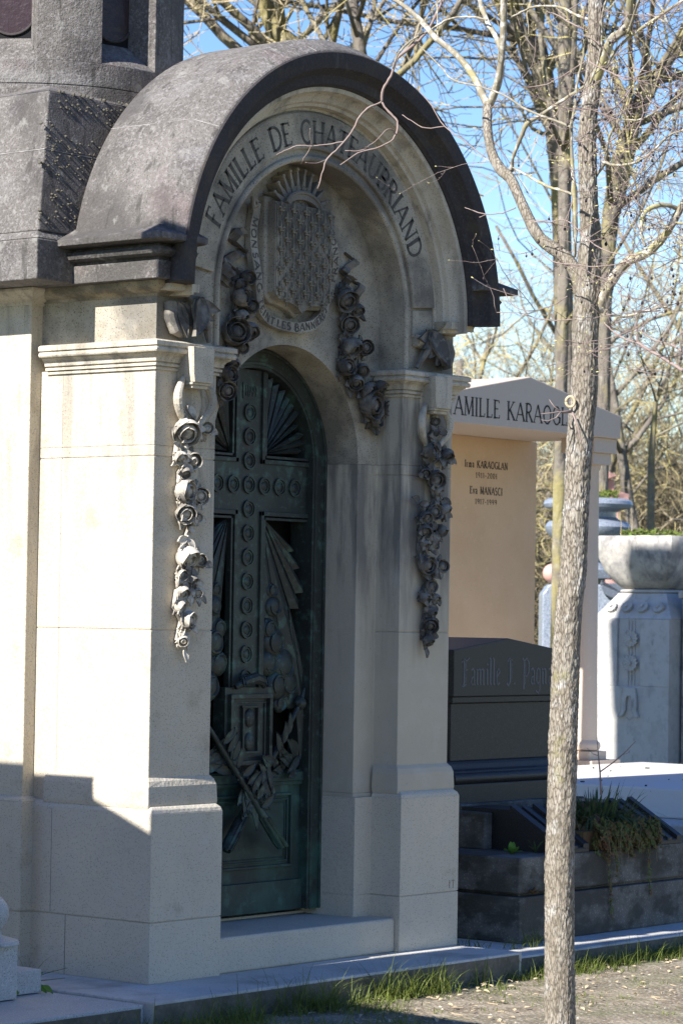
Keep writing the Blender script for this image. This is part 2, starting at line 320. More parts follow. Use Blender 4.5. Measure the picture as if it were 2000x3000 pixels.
# ------------------------------------------------------------------ stroke letters
def arcp(cx,cy,rx,ry,a0,a1,n=8): return [(cx+rx*math.cos(R(a0+(a1-a0)*i/n)), cy+ry*math.sin(R(a0+(a1-a0)*i/n))) for i in range(n+1)]
T_,t_=1.0,.5   # stroke weights
G={
'A':(.8,[([(0,0),(.4,1)],t_),([(.4,1),(.8,0)],T_),([(.14,.34),(.66,.34)],t_)],[(0,0),(.8,0)]),
'B':(.62,[([(.1,0),(.1,1)],T_),([(.1,1)]+arcp(.3,.77,.24,.23,90,-90)+[(.1,.54)],t_*1.5),([(.1,.54)]+arcp(.32,.27,.28,.27,90,-90)+[(.1,0)],t_*1.5)],[(.1,0),(.1,1)]),
'C':(.74,[(arcp(.42,.5,.37,.5,50,310,14),t_*1.5)],[]),
'D':(.78,[([(.1,0),(.1,1)],T_),([(.1,1)]+arcp(.3,.5,.44,.5,90,-90,12)+[(.1,0)],t_*1.5)],[(.1,0),(.1,1)]),
'E':(.6,[([(.1,0),(.1,1)],T_),([(.1,.97),(.52,.97),(.52,.84)],t_),([(.1,.52),(.42,.52)],t_),([(.1,.03),(.55,.03),(.57,.18)],t_)],[(.1,0),(.1,1)]),
'F':(.56,[([(.1,0),(.1,1)],T_),([(.1,.97),(.52,.97),(.52,.84)],t_),([(.1,.52),(.40,.52)],t_)],[(.1,0)]),
'G':(.78,[(arcp(.42,.5,.37,.5,50,350,16),t_*1.5),([(.5,.42),(.78,.42)],t_),([(.74,.42),(.74,.1)],T_)],[]),
'H':(.8,[([(.1,0),(.1,1)],T_),([(.7,0),(.7,1)],T_),([(.1,.52),(.7,.52)],t_)],[(.1,0),(.1,1),(.7,0),(.7,1)]),
'I':(.24,[([(.12,0),(.12,1)],T_)],[(.12,0),(.12,1)]),
'J':(.36,[([(.24,1),(.24,.1)]+arcp(.12,.08,.12,.16,0,-140,5),T_)],[(.24,1)]),
'K':(.74,[([(.1,0),(.1,1)],T_),([(.12,.42),(.62,1)],t_),([(.26,.56),(.7,0)],T_)],[(.1,0),(.1,1),(.62,1),(.7,0)]),
'L':(.56,[([(.1,0),(.1,1)],T_),([(.1,.03),(.52,.03),(.54,.2)],t_)],[(.1,0),(.1,1)]),
'M':(.9,[([(.08,0),(.12,1)],t_),([(.12,1),(.45,.06)],T_),([(.45,.06),(.78,1)],t_),([(.78,1),(.82,0)],T_)],[(.08,0),(.12,1),(.78,1),(.82,0)]),
'N':(.8,[([(.1,0),(.1,1)],t_),([(.1,1),(.7,0)],T_),([(.7,0),(.7,1)],t_)],[(.1,0),(.1,1),(.7,1)]),
'O':(.84,[(arcp(.42,.5,.37,.5,0,360,20),t_*1.6)],[]),
'P':(.6,[([(.1,0),(.1,1)],T_),([(.1,1)]+arcp(.3,.75,.26,.25,90,-90)+[(.1,.5)],t_*1.5)],[(.1,0),(.1,1)]),
'R':(.7,[([(.1,0),(.1,1)],T_),([(.1,1)]+arcp(.3,.76,.25,.24,90,-90)+[(.1,.52)],t_*1.5),([(.3,.5),(.68,0)],T_)],[(.1,0),(.1,1),(.68,0)]),
'S':(.56,[(arcp(.28,.75,.2,.24,40,260,9)+arcp(.28,.26,.22,.26,80,-140,9),t_*1.6)],[]),
'T':(.66,[([(.33,0),(.33,1)],T_),([(.02,.85),(.04,.97),(.62,.97),(.64,.85)],t_)],[(.33,0)]),
'U':(.8,[([(.1,1),(.1,.35)]+arcp(.4,.32,.3,.32,180,360,8)+[(.7,1)],t_*1.6)],[(.1,1),(.7,1)]),
'a':(.46,[([(.08,.52)]+arcp(.22,.5,.14,.14,110,0,4)+[(.36,0)],T_*.8),(arcp(.22,.17,.15,.16,70,380,8),t_)],[(.38,0)]),
'm':(.78,[([(.1,0),(.1,.62)],T_*.8),(arcp(.24,.46,.14,.16,170,0,5)+[(.38,0)],T_*.7),(arcp(.52,.46,.14,.16,170,0,5)+[(.66,0)],T_*.7)],[(.1,0),(.38,0),(.66,0)]),
'r':(.4,[([(.1,0),(.1,.62)],T_*.8),(arcp(.24,.46,.14,.16,170,50,5),t_)],[(.1,0)]),
'v':(.48,[([(.04,.62),(.24,0)],T_*.8),([(.24,0),(.44,.62)],t_)],[(.04,.62),(.44,.62)]),
'n':(.5,[([(.1,0),(.1,.62)],T_*.8),(arcp(.24,.46,.14,.16,170,0,5)+[(.38,0)],T_*.7)],[(.1,0),(.38,0)]),
'i':(.22,[([(.1,0),(.1,.62)],T_*.8),([(.1,.78),(.1,.86)],T_)],[(.1,0)]),
'l':(.22,[([(.1,0),(.1,1)],T_*.8)],[(.1,0),(.1,1)]),
'e':(.42,[([(.06,.32),(.36,.36)]+arcp(.21,.31,.15,.3,20,310,9),t_*1.3)],[]),
'g':(.46,[(arcp(.2,.4,.14,.2,0,360,10),t_*1.3),([(.34,.6),(.34,-.15)]+arcp(.2,-.15,.14,.14,0,-150,6),T_*.7)],[]),
'0':(.5,[(arcp(.25,.5,.2,.5,0,360,14),t_*1.4)],[]),
'1':(.32,[([(.04,.82),(.18,1),(.18,0)],T_*.8)],[(.18,0)]),
'2':(.5,[(arcp(.24,.72,.18,.26,160,-30,8)+[(.05,.03)],t_*1.4),([(.05,.03),(.46,.03)],T_*.7)],[]),
'7':(.46,[([(.04,.97),(.42,.97),(.16,0)],T_*.7)],[]),
'8':(.5,[(arcp(.25,.76,.17,.23,0,360,12),t_*1.3),(arcp(.25,.27,.2,.27,0,360,12),t_*1.3)],[]),
'9':(.5,[(arcp(.25,.7,.18,.28,0,360,12),t_*1.3),([(.43,.68)]+arcp(.2,.4,.23,.4,10,-60,6),t_*1.4)],[]),
'-':(.36,[([(.04,.4),(.32,.4)],T_*.7)],[]),
'.':(.2,[([(.1,0),(.1,.08)],T_)],[]),
' ':(.45,[],[]),
}
def strip(pts, wd):
    P=[Vector(p) for p in pts]; n=len(P); Lp=[];Rp=[]
    cl=(P[0]-P[-1]).length<1e-6 and n>3
    for i in range(n):
        a=P[i-1] if i>0 else (P[-2] if cl else P[0]); b=P[i+1] if i<n-1 else (P[1] if cl else P[-1])
        d=(b-a)
        if d.length<1e-9: d=Vector((1,0))
        d.normalize(); q=Vector((-d.y,d.x))*wd/2
        Lp.append(P[i]+q); Rp.append(P[i]-q)
    return [(Rp[i],Rp[i+1],Lp[i+1],Lp[i]) for i in range(n-1)]
def text(mb, s, f, h, weight=.13, aspect=1.0, gap=.12, serif=.13, d0=0.0, d1=.002, total=None):
    """f(u,v,d)->xyz ; u along, v up (metres). returns length. mb None = measure"""
    x=0.0; out=[]
    for ch in s:
        wd,strokes,ser=G[ch]
        for pts,wt in strokes: out.append((x,pts,weight*wt))
        if serif:
            for (sx,sy) in ser: out.append((x,[(sx-serif,sy),(sx+serif,sy)],weight*.35))
        x+=wd+gap
    L=(x-gap)*h*aspect
    if mb is None: return L
    k=1.0 if total is None else total/L
    for ox,pts,wt in out:
        for q in strip([((ox+p[0])*aspect*k,p[1]) for p in pts], wt):
            a=[f(v.x*h,v.y*h,d0) for v in q]; b=[f(v.x*h,v.y*h,d1) for v in q]
            mb.add(a+b,[(0,1,2,3),(4,5,6,7),(0,1,5,4),(1,2,6,5),(2,3,7,6),(3,0,4,7)])
    return L*k

def words(par,name,mt,s,f,h,total,**kw):
    g=kw.get('gap',.12); un=lambda q: sum(G[c][0]+g for c in q)
    k=total/((un(s)-g)*h); pos=0.0
    asp=kw.pop('aspect',1.0)
    for wd in s.split(' '):
        m=MB(); u0=pos*h*k
        text(m,wd,lambda u,v,d:f(u0+u,v,d),h,aspect=asp,total=(un(wd)-g)*h*k,**kw); m.build(name,mt,par)
        pos+=un(wd)+un(' ')
# ------------------------------------------------------------------ carved roses and leaves
def rose(mb, c, r, nrm=Vector((0,-1,0)), seed=0, open_=1.0):
    rr=random.Random(seed); nrm=nrm.normalized(); a=nrm.cross(Vector((0,0,1))).normalized(); b=a.cross(nrm)
    M=Matrix((a,b,nrm)).transposed(); c=Vector(c)
    mb.ball(c-nrm*r*.12,r*.60,10,7,(1,1,.9),M)
    cfg=[(3,.50,30,95,.10),(4,.74,44,125,.14),(5,1.0,rr.uniform(52,66),150,.20)] if r>.035 else [(3,.62,28,110,.12),(4,1.0,rr.uniform(45,60),150,.16)]
    for ring,(k,rad,t0,t1,flare) in enumerate(cfg):
        a0=rr.random()*6.28
        for i in range(k):
            th=a0+2*math.pi*i/k+rr.uniform(-.12,.12); wdt=2*math.pi/k*1.38; nv=5; nu=6; rows=[]; lip=rr.uniform(.7,1.2)
            for v in range(nv+1):
                f=v/nv; row=[]
                for u in range(nu+1):
                    s=u/nu; edge=abs(2*s-1)
                    pol=R(t1+(t0-t1)*f*(1-.10*edge**2)); az=th+(s-.5)*wdt
                    q=r*rad*(1+.13*(s-.5)+flare*lip*max(0,f-.72)/.28*(1-.5*edge))
                    row.append(c+M@Vector((q*math.sin(pol)*math.cos(az),q*math.sin(pol)*math.sin(az),q*math.cos(pol)*.92)))
                rows.append(row)
            vs=[p for row in rows for p in row]; n0=len(vs); th_=r*.05
            vs2=[p+(c-p).normalized()*th_ for p in vs]; K_=nu+1; fs=[]
            for jj in range(nv):
                for u in range(nu):
                    q=(jj*K_+u,jj*K_+u+1,(jj+1)*K_+u+1,(jj+1)*K_+u); fs.append(q); fs.append(tuple(n0+x for x in reversed(q)))
            for u in range(nu): fs.append((nv*K_+u,nv*K_+u+1,n0+nv*K_+u+1,n0+nv*K_+u))
            for jj in range(nv): fs+=[(jj*K_,(jj+1)*K_,n0+(jj+1)*K_,n0+jj*K_),(jj*K_+nu,(jj+1)*K_+nu,n0+(jj+1)*K_+nu,n0+jj*K_+nu)]
            mb.add([tuple(p) for p in vs+vs2],fs)
def leaf(mb, c, L, W, ang, nrm=Vector((0,-1,0)), curl=.4, th=.006, lift=.3):
    nrm=nrm.normalized(); a0=nrm.cross(Vector((0,0,1))).normalized(); b0=a0.cross(nrm)
    u=a0*math.cos(ang)+b0*math.sin(ang); v=-a0*math.sin(ang)+b0*math.cos(ang); c=Vector(c)
    rows=[];n=6
    for i in range(n+1):
        t=i/n; w_=W*math.sin(math.pi*(t**.75))*.5+ .0008; z=L*(lift*t-curl*t*t)
        rows.append([c+u*(L*t)+v*(w_*s)+nrm*(z+W*.22*(abs(s)-.3)*(1 if abs(s)>0 else -1)) for s in (-1,-.5,0,.5,1)])
    vs=[p for r_ in rows for p in r_]; n0=len(vs); vs2=[p-nrm*th for p in vs]; fs=[]
    for i in range(n):
        for j in range(4):
            q=(i*5+j,i*5+j+1,(i+1)*5+j+1,(i+1)*5+j); fs.append(q); fs.append(tuple(n0+x for x in reversed(q)))
        fs+=[(i*5,(i+1)*5,n0+(i+1)*5,n0+i*5),(i*5+4,(i+1)*5+4,n0+(i+1)*5+4,n0+i*5+4)]
    mb.add([tuple(p) for p in vs+vs2],fs)

# ================================================================== MAUSOLEUM
MA=empty('mausoleum',(0,0,0),'large pale mausoleum with grey barrel hood, carved rose garlands and green bronze cross door','mausoleum')
CX=1.0375
# base slab
m=MB(); m.box(-.37,2.06,-.375,3.0,-.30,0.0)
slab=m.build('base_slab',M_greyslab,MA,bevel=.008)
m=MB(); m.box(-.372,2.03,-.379,-.3755,-.30,-.012); m.build('mossy_edge',M_slabside,slab)

def both(fn, name, mt, parent, **kw):
    res=[]
    for mir in (False,True):
        m=MB(); m.mir=mir; fn(m); res.append(m.build(name,mt,parent,**kw))
    return res
def plinth(m):
    P=lambda o:[(0+o,0+o),(.434-o,0+o),(.434-o,.172),(.548,.172),(.548,.70),(0+o,.70)]
    m.prismz(P(0),0,.2445); m.prismz(P(.005),.2440,.2485); m.prismz(P(0),.2480,.682)
    # bevelled top
    m.sweep([(.0,.70),(.0,.0),(.434,.0),(.434,.172)],[(-.06,.682),(0,.682),(-.006,.697),(-.018,.708),(-.028,.712),(-.06,.712)],1)
plinths=both(plinth,'plinth',M_limeclean,MA,bevel=.004)
def pier(m):
    P=lambda o,st=True:[(.03+o,.05+o),(.404-o,.05+o),(.404-o,.19)]+([(.542,.19),(.542,.70)] if st else [(.404-o,.70)])+[(.03+o,.70)]
    for z0,z1 in ((.700,1.4235),(1.4270,2.1315),(2.1350,2.178)): m.prismz(P(0),z0,z1)
    m.prismz(P(0,False),2.178,2.50)
    m.prismz([(.404,.185),(.542,.19),(.542,.70),(.404,.70)],.681,.7005); m.prismz(P(.004),1.42,1.43); m.prismz(P(.004),2.128,2.138)
    m.sweep([(.03,.62),(.03,.05),(.404,.05),(.404,.175)],[(-.01,.70),(.022,.70),(.025,.72),(.022,.79),(.014,.812),(.002,.826),(-.01,.83)],1)
piers=both(pier,'pier',M_lime,MA,bevel=.0035); piers[1].data.materials[0]=M_limeR
CAPP=[(-.01,2.484),(.010,2.485),(.010,2.496),(.004,2.4965),(.004,2.500),(.018,2.5005),(.018,2.512),(.010,2.5125),(.010,2.517),(.022,2.518),(.024,2.530),(.030,2.540),(.042,2.548),(.044,2.549),(.044,2.553),(.056,2.5535),(.060,2.560),(.060,2.568),(.056,2.574),(.052,2.575),(.052,2.579),(.062,2.5795),(.062,2.598),(.050,2.604),(-.01,2.606)]
def capital(m): m.sweep([(.03,.66),(.03,.05),(.404,.05),(.404,.19)],CAPP,1)
caps=both(capital,'capital',M_lime,MA,bevel=.0015)
def console(m):
    m.prismy([(.165,2.44),(.275,2.44),(.28,2.475),(.285,2.585),(.155,2.585),(.16,2.475)],-.045,.06)
    m.box(.162,.278,-.035,.05,2.43,2.4395)
    m.box(.172,.268,-.025,.05,2.416,2.4295)
    # scrolling cartouche behind the garland
    for sx in (-1,1):
        pts=[(.22+sx*(.045+.062*math.sin(t*math.pi)),.02-.02*math.sin(t*math.pi),2.47-.2*t) for t in [i/10 for i in range(11)]]
        m.tube(pts,[.010+.010*math.sin(math.pi*i/10) for i in range(11)],8)
    m.prismy([(.22+.075*math.cos(a),2.36+.085*math.sin(a)) for a in [2*math.pi*i/20 for i in range(20)]],.032,.055)
cons=both(console,'console',M_lime,MA,bevel=.002)
# reveal between frieze and arch, tympanum
def frontwall():
    inner=resamp([(.404,2.6)]+[(.404,2.7),(.404,2.83)]+list(reversed(arcpts(CX,2.83,.6335,0,180,48)))+[(1.671,2.83),(1.671,2.7),(1.671,2.6)],96)
    outer=[(.03,2.6),(.03,2.78),(.03,2.9)]+list(reversed(arcpts(CX,2.83,1.0,6,174,48)))+[(2.045,2.9),(2.045,2.78),(2.045,2.6)]
    outer=resamp(outer,96)
    m=MB(); m.plate(inner,outer,.05,.68)
    m.box(.0312,.39,.0512,.70,2.6,2.86); m.box(1.685,2.0438,.0512,.70,2.6,2.86)
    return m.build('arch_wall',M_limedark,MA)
AW=frontwall()
inner=resamp([(.542,2.178)]+list(reversed(arcpts(CX,2.178,.495,0,180,48))),90)
outer=resamp([(.40,2.178),(.40,2.4),(.40,2.83)]+list(reversed(arcpts(CX,2.83,.6375,0,180,48)))+[(1.675,2.83),(1.675,2.4),(1.675,2.178)],90)
m=MB(); m.plate(inner,outer,.19,.46)
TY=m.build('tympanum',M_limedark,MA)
# bead round the recess
m=MB()
pts=[(.392,.046,2.61),(.392,.046,2.68),(.392,.046,2.76)]+[(x,.046,z) for x,z in reversed(arcpts(CX,2.83,.6455,0,180,64))]+[(1.683,.046,2.76),(1.683,.046,2.68),(1.683,.046,2.61)]
m.tube(pts,.014,10); m.build('arch_bead',M_limedark,MA,smooth=True)
# inscription band
m=MB(); m.arc((CX,2.83),[(.685,.055),(.685,.034),(.690,.030),(.838,.030),(.845,.036),(.845,.055)],R(5),R(173),80)
m.arc((CX,2.83),[(.690,.055),(.690,.040),(.835,.040),(.835,.055)],R(-6),R(4.2),6)
m.arc((CX,2.83),[(.690,.055),(.690,.040),(.835,.040),(.835,.055)],R(173.8),R(186),6)
m.tube([(CX+.70,.034,2.745),(CX+.83,.034,2.73)],.030,10); m.tube([(CX-.70,.034,2.75),(CX-.83,.034,2.735)],.030,10)
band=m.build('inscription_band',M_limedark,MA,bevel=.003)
h=.098; rb=.708; a_st=R(157.5); a_en=R(23.2)
Ltot=(a_st-a_en)*(rb+h*.5)
words(band,'inscription_word',M_letter,'FAMILLE DE CHATEAUBRIAND',lambda u,v,d:(CX+(rb+v)*math.cos(a_st-u/(rb+h*.5)), .0300-d, 2.83+(rb+v)*math.sin(a_st-u/(rb+h*.5))), h, Ltot, weight=.17, gap=.15, d0=-.001, d1=.0015)
# cream archivolt
prof=[(.846,.06),(.852,.044),(.862,.040),(.866,.004),(.878,-.002),(.884,-.018),(.900,-.026),(.916,-.048),(.922,-.075),(.930,-.080),(.94,-.080),(.94,.06)]
m=MB(); m.arc((CX,2.83),prof,0,math.pi,96)
for sx in (-1,1):   # straight legs and their returns
    q=[(CX+sx*r,y) for r,y in prof]
    m.prismz(q if sx>0 else q[::-1],2.790,2.830)
    m.box(min(CX+sx*.86,CX+sx*1.03),max(CX+sx*.86,CX+sx*1.03),-.05,.05,2.806,2.838)
arch=m.build('archivolt',M_lime,MA,smooth=True)
# dark hood: archivolt face, barrel roof
prof=[(.941,.06),(.941,-.088),(.946,-.092),(.950,-.104),(.966,-.108),(.985,-.112),(.996,-.126),(1.004,-.140),(1.012,-.158),(1.020,-.162),(1.078,-.165),(1.084,-.160)]
m=MB(); m.arc((CX,2.83),prof+[(1.084,-.12),(1.0,.06)],0,math.pi,110)
hood=m.build('hood_moulding',M_lavadark,MA,smooth=True)
m=MB(); m.arc((CX,2.83),[(1.0,-.13),(1.0815,-.158),(1.088,-.156),(1.1448,-.052),(1.1475,-.045),(1.1475,.405),(1.0,.405)],R(8.5),R(171.5),110)
roof=m.build('barrel_roof',M_lava,MA,smooth=True,bevel=.006)
# pale joints on the barrel
for a in (143.5,104,62,30):
    m=MB()
    for rr_,y0,y1 in ((1.1486,-.045,.405),):
        m.prism([(y0,-.0009),(y1,-.0009),(y1,.0009),(y0,.0009)],1.143,1.1482,lambda u,v,r:(CX+r*math.cos(R(a)+v/r),u,2.83+r*math.sin(R(a)+v/r)))
    m.prism([(-.156,1.0895),(-.046,1.1487),(-.046,1.146),(-.156,1.086)],-.0012,.0012,lambda u,v,q:(CX+v*math.cos(R(a)+q/v),u,2.83+v*math.sin(R(a)+q/v)))
    m.build('mortar_joint',M_mortar,roof)
# side cornices (dark) and cream bed mould
dprof=[(.0,2.842),(.120,2.842),(.120,2.914),(.108,2.916),(.108,2.928),(.135,2.930),(.152,2.938),(.160,2.952),(.150,2.966),(.120,2.972),(.120,2.980),(.195,2.984),(.212,2.988),(.212,3.012),(.130,3.050),(.09,3.072),(.0,3.075)]
def cornice(m):
    m.sweep([(.03,.66),(.03,.05),(.10,.05)],dprof,1)
for o in both(cornice,'cornice',M_lava,MA,bevel=.002): pass
def bed(m): m.sweep([(.03,.69),(.03,.05),(.185,.05)],[(-.02,2.785),(.006,2.787),(.010,2.797),(.030,2.802),(.052,2.812),(.068,2.826),(.072,2.841),(-.02,2.841)],1)
both(bed,'bed_moulding',M_bed,MA,smooth=True)
# frieze carving: curling leaf and ribbon between capital and cornice
def frz(m):
    rr=random.Random(4)
    m.tube([(.10,.04,2.76),(.09,.025,2.70),(.11,.02,2.65),(.16,.025,2.63)],[.03,.028,.024,.012],9)
    for i in range(5): leaf(m,(.13+.02*i,.03,2.77),.15,.06,R(-100-18*i),curl=.15,lift=.35,th=.012)
    leaf(m,(.24,.02,2.80),.17,.10,R(-75),curl=.25,lift=.5,th=.014); leaf(m,(.27,.02,2.80),.20,.09,R(-60),curl=.25,lift=.5,th=.014)
    m.tube([(.20,.03,2.80),(.24,.01,2.74),(.30,.015,2.68),(.33,.03,2.62)],[.012,.02,.02,.01],7)
both(frz,'carved_frieze_leaf',M_soot,AW,smooth=True)

# coat of arms
CA=MB(); CA.prismy([(.815,3.30),(1.235,3.30),(1.238,2.87),(1.205,2.835),(1.12,2.83),(1.07,2.815),(1.026,2.785),(.985,2.815),(.93,2.832),(.86,2.838),(.818,2.872)],.150,.195)
arms=CA.build('coat_of_arms',M_limedark,MA,bevel=.01,seg=3)
m=MB(); m.prismy([(.835,3.275),(1.215,3.275),(1.218,2.88),(1.19,2.85),(1.11,2.845),(1.06,2.83),(1.026,2.805),(.99,2.832),(.93,2.85),(.87,2.855),(.838,2.885)],.108,.16)
for i in range(38):
    x=.842+i*.0099
    m.box(x,x+.0048,.1015,.109,2.868,3.270)
sh=m.build('shield',M_limedark,arms,bevel=.0)
def fleur(m,x,z,s,y=.098):
    m.ball((x,y,z+s*.25),s*.5,6,5,(.28,.25,1.0))
    for sx in (-1,1):
        m.tube([(x+sx*s*.06,y,z-s*.15),(x+sx*s*.22,y-.004,z+s*.12),(x+sx*s*.42,y-.004,z+s*.12),(x+sx*s*.45,y,z-s*.05)],[s*.07,s*.12,s*.11,s*.04],5)
    m.box(x-s*.3,x+s*.3,y-.008,y+.004,z-s*.24,z-s*.12)
    m.ball((x,y,z-s*.42),s*.22,5,4,(.5,.4,1.0))
for r_ in range(10):
    for c_ in range(4+(r_%2==0)):
        x=.862+c_*.0845+(0 if r_%2==0 else .042)
        z=3.245-r_*.0435
        if z<2.86 and (x<.9 or x>1.17): continue
        m=MB(); fleur(m,x,z,.047); m.build('fleur_de_lis',M_fleur,arms,smooth=True)
ban=[(.757,3.259),(.760,3.208),(.751,3.15),(.747,3.093),(.746,3.045),(.75,2.981),(.76,2.908),(.773,2.857),(.800,2.805),(.862,2.767),(.95,2.750),(1.033,2.744),(1.128,2.764),(1.205,2.808),(1.252,2.879),(1.276,2.935),(1.287,2.998),(1.287,3.056),(1.270,3.111),(1.25,3.167),(1.252,3.249)]
bp=resamp(ban,80)
def banf(u,v,d,L0=[0]):
    # u from start, v across (0 at outer/lower edge)
    t=max(0,min(u/BL,1))*(len(bp)-1); i=min(int(t),len(bp)-2); f=t-i; a=Vector(bp[i]).lerp(Vector(bp[i+1]),f)
    lo=Vector(bp[max(0,i-3)]); hi=Vector(bp[min(len(bp)-1,i+4)]); dr=(hi-lo).normalized(); nn=Vector((-dr.y,dr.x))
    q=a+nn*(v-.0225); y=.142+.014*math.sin(u*14)
    return (q.x,y-d,q.y)
BL=sum((Vector(b)-Vector(a)).length for a,b in zip(ban,ban[1:]))
m=MB(); rr=[]
for i in range(100):
    u=BL*i/99; rr.append([banf(u,0,0),banf(u,.045,0),banf(u,.045,-.03),banf(u,0,-.03)])
m.rings(rr)
m.tube([banf(0,.02,.0),(.735,.15,3.275),(.735,.15,3.24),(.755,.15,3.25)],.014,8)
bn=m.build('motto_banner',M_limedark,arms,smooth=True)
for s,u0,u1 in (('MON',.07,.225),('SANG',.245,.44),('TEINT',.475,.655),('LES',.675,.765),('BANNIERES',.79,1.085),('DE',1.125,1.20),('FRANCE',1.235,1.50)):
    k=BL/1.56
    m=MB(); text(m,s,lambda u,v,d:banf(u0*k+u,.007+v,d),.032,weight=.24,gap=.2,serif=0,d0=-.001,d1=.0018,total=(u1-u0)*k); m.build('motto_word',M_letter,arms)
# crown of rays above the shield
m=MB()
cc=(1.018,3.262)
m.prismy([(cc[0]+.125*math.cos(R(a)),cc[1]+.075*math.sin(R(a))) for a in range(12,169,12)]+[(cc[0]+.095*math.cos(R(a)),cc[1]+.038*math.sin(R(a))) for a in range(165,10,-12)],.10,.19)
for a in range(18,166,16):
    ca,sa=math.cos(R(a)),math.sin(R(a)); p0=(cc[0]+.115*ca,cc[1]+.070*sa); p1=(cc[0]+.185*ca,cc[1]+.172*sa); nx,nz=-sa*.014,ca*.014
    m.prismy([(p0[0]+nx,p0[1]+nz),(p0[0]-nx,p0[1]-nz),(p1[0]-nx*.25,p1[1]-nz*.25),(p1[0]+nx*.25,p1[1]+nz*.25)],.118,.185)
    m.ball((p1[0],.12,p1[1]),.009,8,6)
m.tube([(cc[0]+.118*math.cos(R(a)),.10,cc[1]+.07*math.sin(R(a))) for a in range(8,173,10)],.009,6)
for sx in (-1,1):
    for k in range(4): leaf(m,(cc[0]+sx*.10,.15,cc[1]+.03),.13,.05,R(90-sx*(55+k*16)),curl=.3,lift=.5)
m.build('crown',M_limedark,arms,smooth=True)

# garlands
def garland(name, roses, leaves, Y, mt, dep, extra=None, seed=1, sub='rose'):
    rr=random.Random(seed); g=MB()
    C=[]
    for px,py,r in roses:
        C.append((at(px,py,Y),r/728.0))
    # backing stems and leaves
    srt=sorted(C,key=lambda q:-q[0].z)
    g.tube([tuple(p+Vector((0,.02,0))) for p,r in srt],[max(.012,r*.55) for p,r in srt],7)
    for p,r in C:
        for k in range(7):
            a=rr.uniform(0,6.28); q=p+Vector((math.cos(a)*r*.5,.012,math.sin(a)*r*.5))
            leaf(g,q,r*rr.uniform(1.2,1.8),r*rr.uniform(.8,1.2),a,curl=rr.uniform(.1,.5),lift=rr.uniform(.2,.7),th=.006)
    for (p,r),(p2,r2) in zip(srt,srt[1:]):
        for k in range(6):
            q=p.lerp(p2,rr.random())+Vector((rr.uniform(-.035,.035),-.004,rr.uniform(-.01,.01)))
            if k==0: g.ball(q,rr.uniform(.010,.018),8,6,(1,.9,1.2))
            else: leaf(g,q,rr.uniform(.035,.06),rr.uniform(.02,.034),rr.choice((R(200),R(-20),R(-90),R(-130),R(-50)))+rr.uniform(-.4,.4),curl=.5,lift=.8,th=.006)
    for px,py,L,W,a in leaves:
        leaf(g,at(px,py,Y),L/728.,W/728.,R(a),curl=.3,lift=.45,th=.006)
    if extra: extra(g)
    go=g.build(name,mt,MA,smooth=True)
    for i,(p,r) in enumerate(C):
        q=MB(); n=Vector((rr.uniform(-.9,.5),-1,rr.uniform(-1.2,.25))); r*=1.08*rr.uniform(.85,1.12)
        rose(q,p+Vector((0,-dep,0)),r,n,seed*50+i); q.build(sub,mt,go,smooth=True)
    return go
def cv(L,x0,y0,s,k=1.0): return [(x0+a/s,y0+b/s,r/s*k) for a,b,r in L]
L1=cv([(205,625,76),(350,600,42),(170,800,36),(255,820,52),(200,905,32),(205,1035,66),(305,1065,50),(200,1185,54),(285,1215,34),(215,1490,72),(300,1510,42),(180,1610,34),(250,1640,34),(180,1735,52),(285,1735,34),(165,1830,34),(220,1925,60),(185,2065,32)],450,1000,2.352,1.08)
garland('pier_garland',L1,[(450+210/2.352,1000+2120/2.352,40,20,-95),(450+240/2.352,1000+2060/2.352,34,18,-70),(450+165/2.352,1380/2.352+1000,40,26,160),(450+250/2.352,1380/2.352+1000,46,20,-40),(450+235/2.352,1000+440/2.352,50,26,-120),(450+270/2.352,1000+520/2.352,40,22,-60),(450+200/2.352,1000+340/2.352,34,16,30),(450+190/2.352,1000+720/2.352,44,18,10)],.02,M_carve,.015,seed=3)
L2=cv([(510,680,72),(625,705,50),(545,460,34),(540,540,34),(545,880,62),(565,965,34),(470,830,34),(535,1115,50),(612,1100,44),(470,1155,54),(590,1255,46),(465,1255,46),(460,1350,36),(540,1350,34),(480,1500,64),(592,1510,50),(510,1655,54),(465,1740,40),(540,1745,44),(510,1845,48),(500,1940,60),(490,2050,42)],1050,1050,2.477,1.08)
garland('pier_garland',L2,[(1050+490/2.477,1050+2100/2.477,34,18,-88),(1050+440/2.477,1050+1060/2.477,46,22,170),(1050+440/2.477,1050+1030/2.477,50,24,10),(1050+520/2.477,1050+780/2.477,60,22,20)],.02,M_soot,.012,seed=5)
def ribR(g):
    for L in ([(815,1010),(850,1040),(820,1075),(790,1090),(835,1120)],[(840,1130),(875,1150),(860,1200),(850,1240),(880,1260),(875,1310)],[(800,1090),(815,1150),(790,1190)]):
        pts=[at(500+a/1.568,100+b/1.568,.165) for a,b in L]
        pts=[Vector(p) for p in resamp([(p.x,p.z) for p in pts],14)]
        rr_=[]
        for i,p in enumerate(pts):
            y=.165+.012*math.sin(i*1.3); rr_.append([(p.x-.016,y,p.y+.008),(p.x+.016,y-.006,p.y-.008),(p.x+.016,y+.012,p.y-.008),(p.x-.016,y+.014,p.y+.008)])
        g.rings(rr_)
L3=cv([(785,1222,44),(835,1268,34),(800,1335,42),(805,1440,56),(872,1440,38),(785,1530,38),(855,1545,38),(825,1600,38),(900,1705,58),(985,1722,44),(880,1640,36),(940,1625,34),(925,1775,32)],500,100,1.568,1.05)
garland('tympanum_garland',L3,[(500+950/1.568,100+1790/1.568,42,24,-70),(500+985/1.568,100+1770/1.568,38,20,-85),(500+770/1.568,100+1380/1.568,44,20,200),(500+900/1.568,100+1480/1.568,38,20,-20)],.165,M_soot,.03,ribR,seed=7)
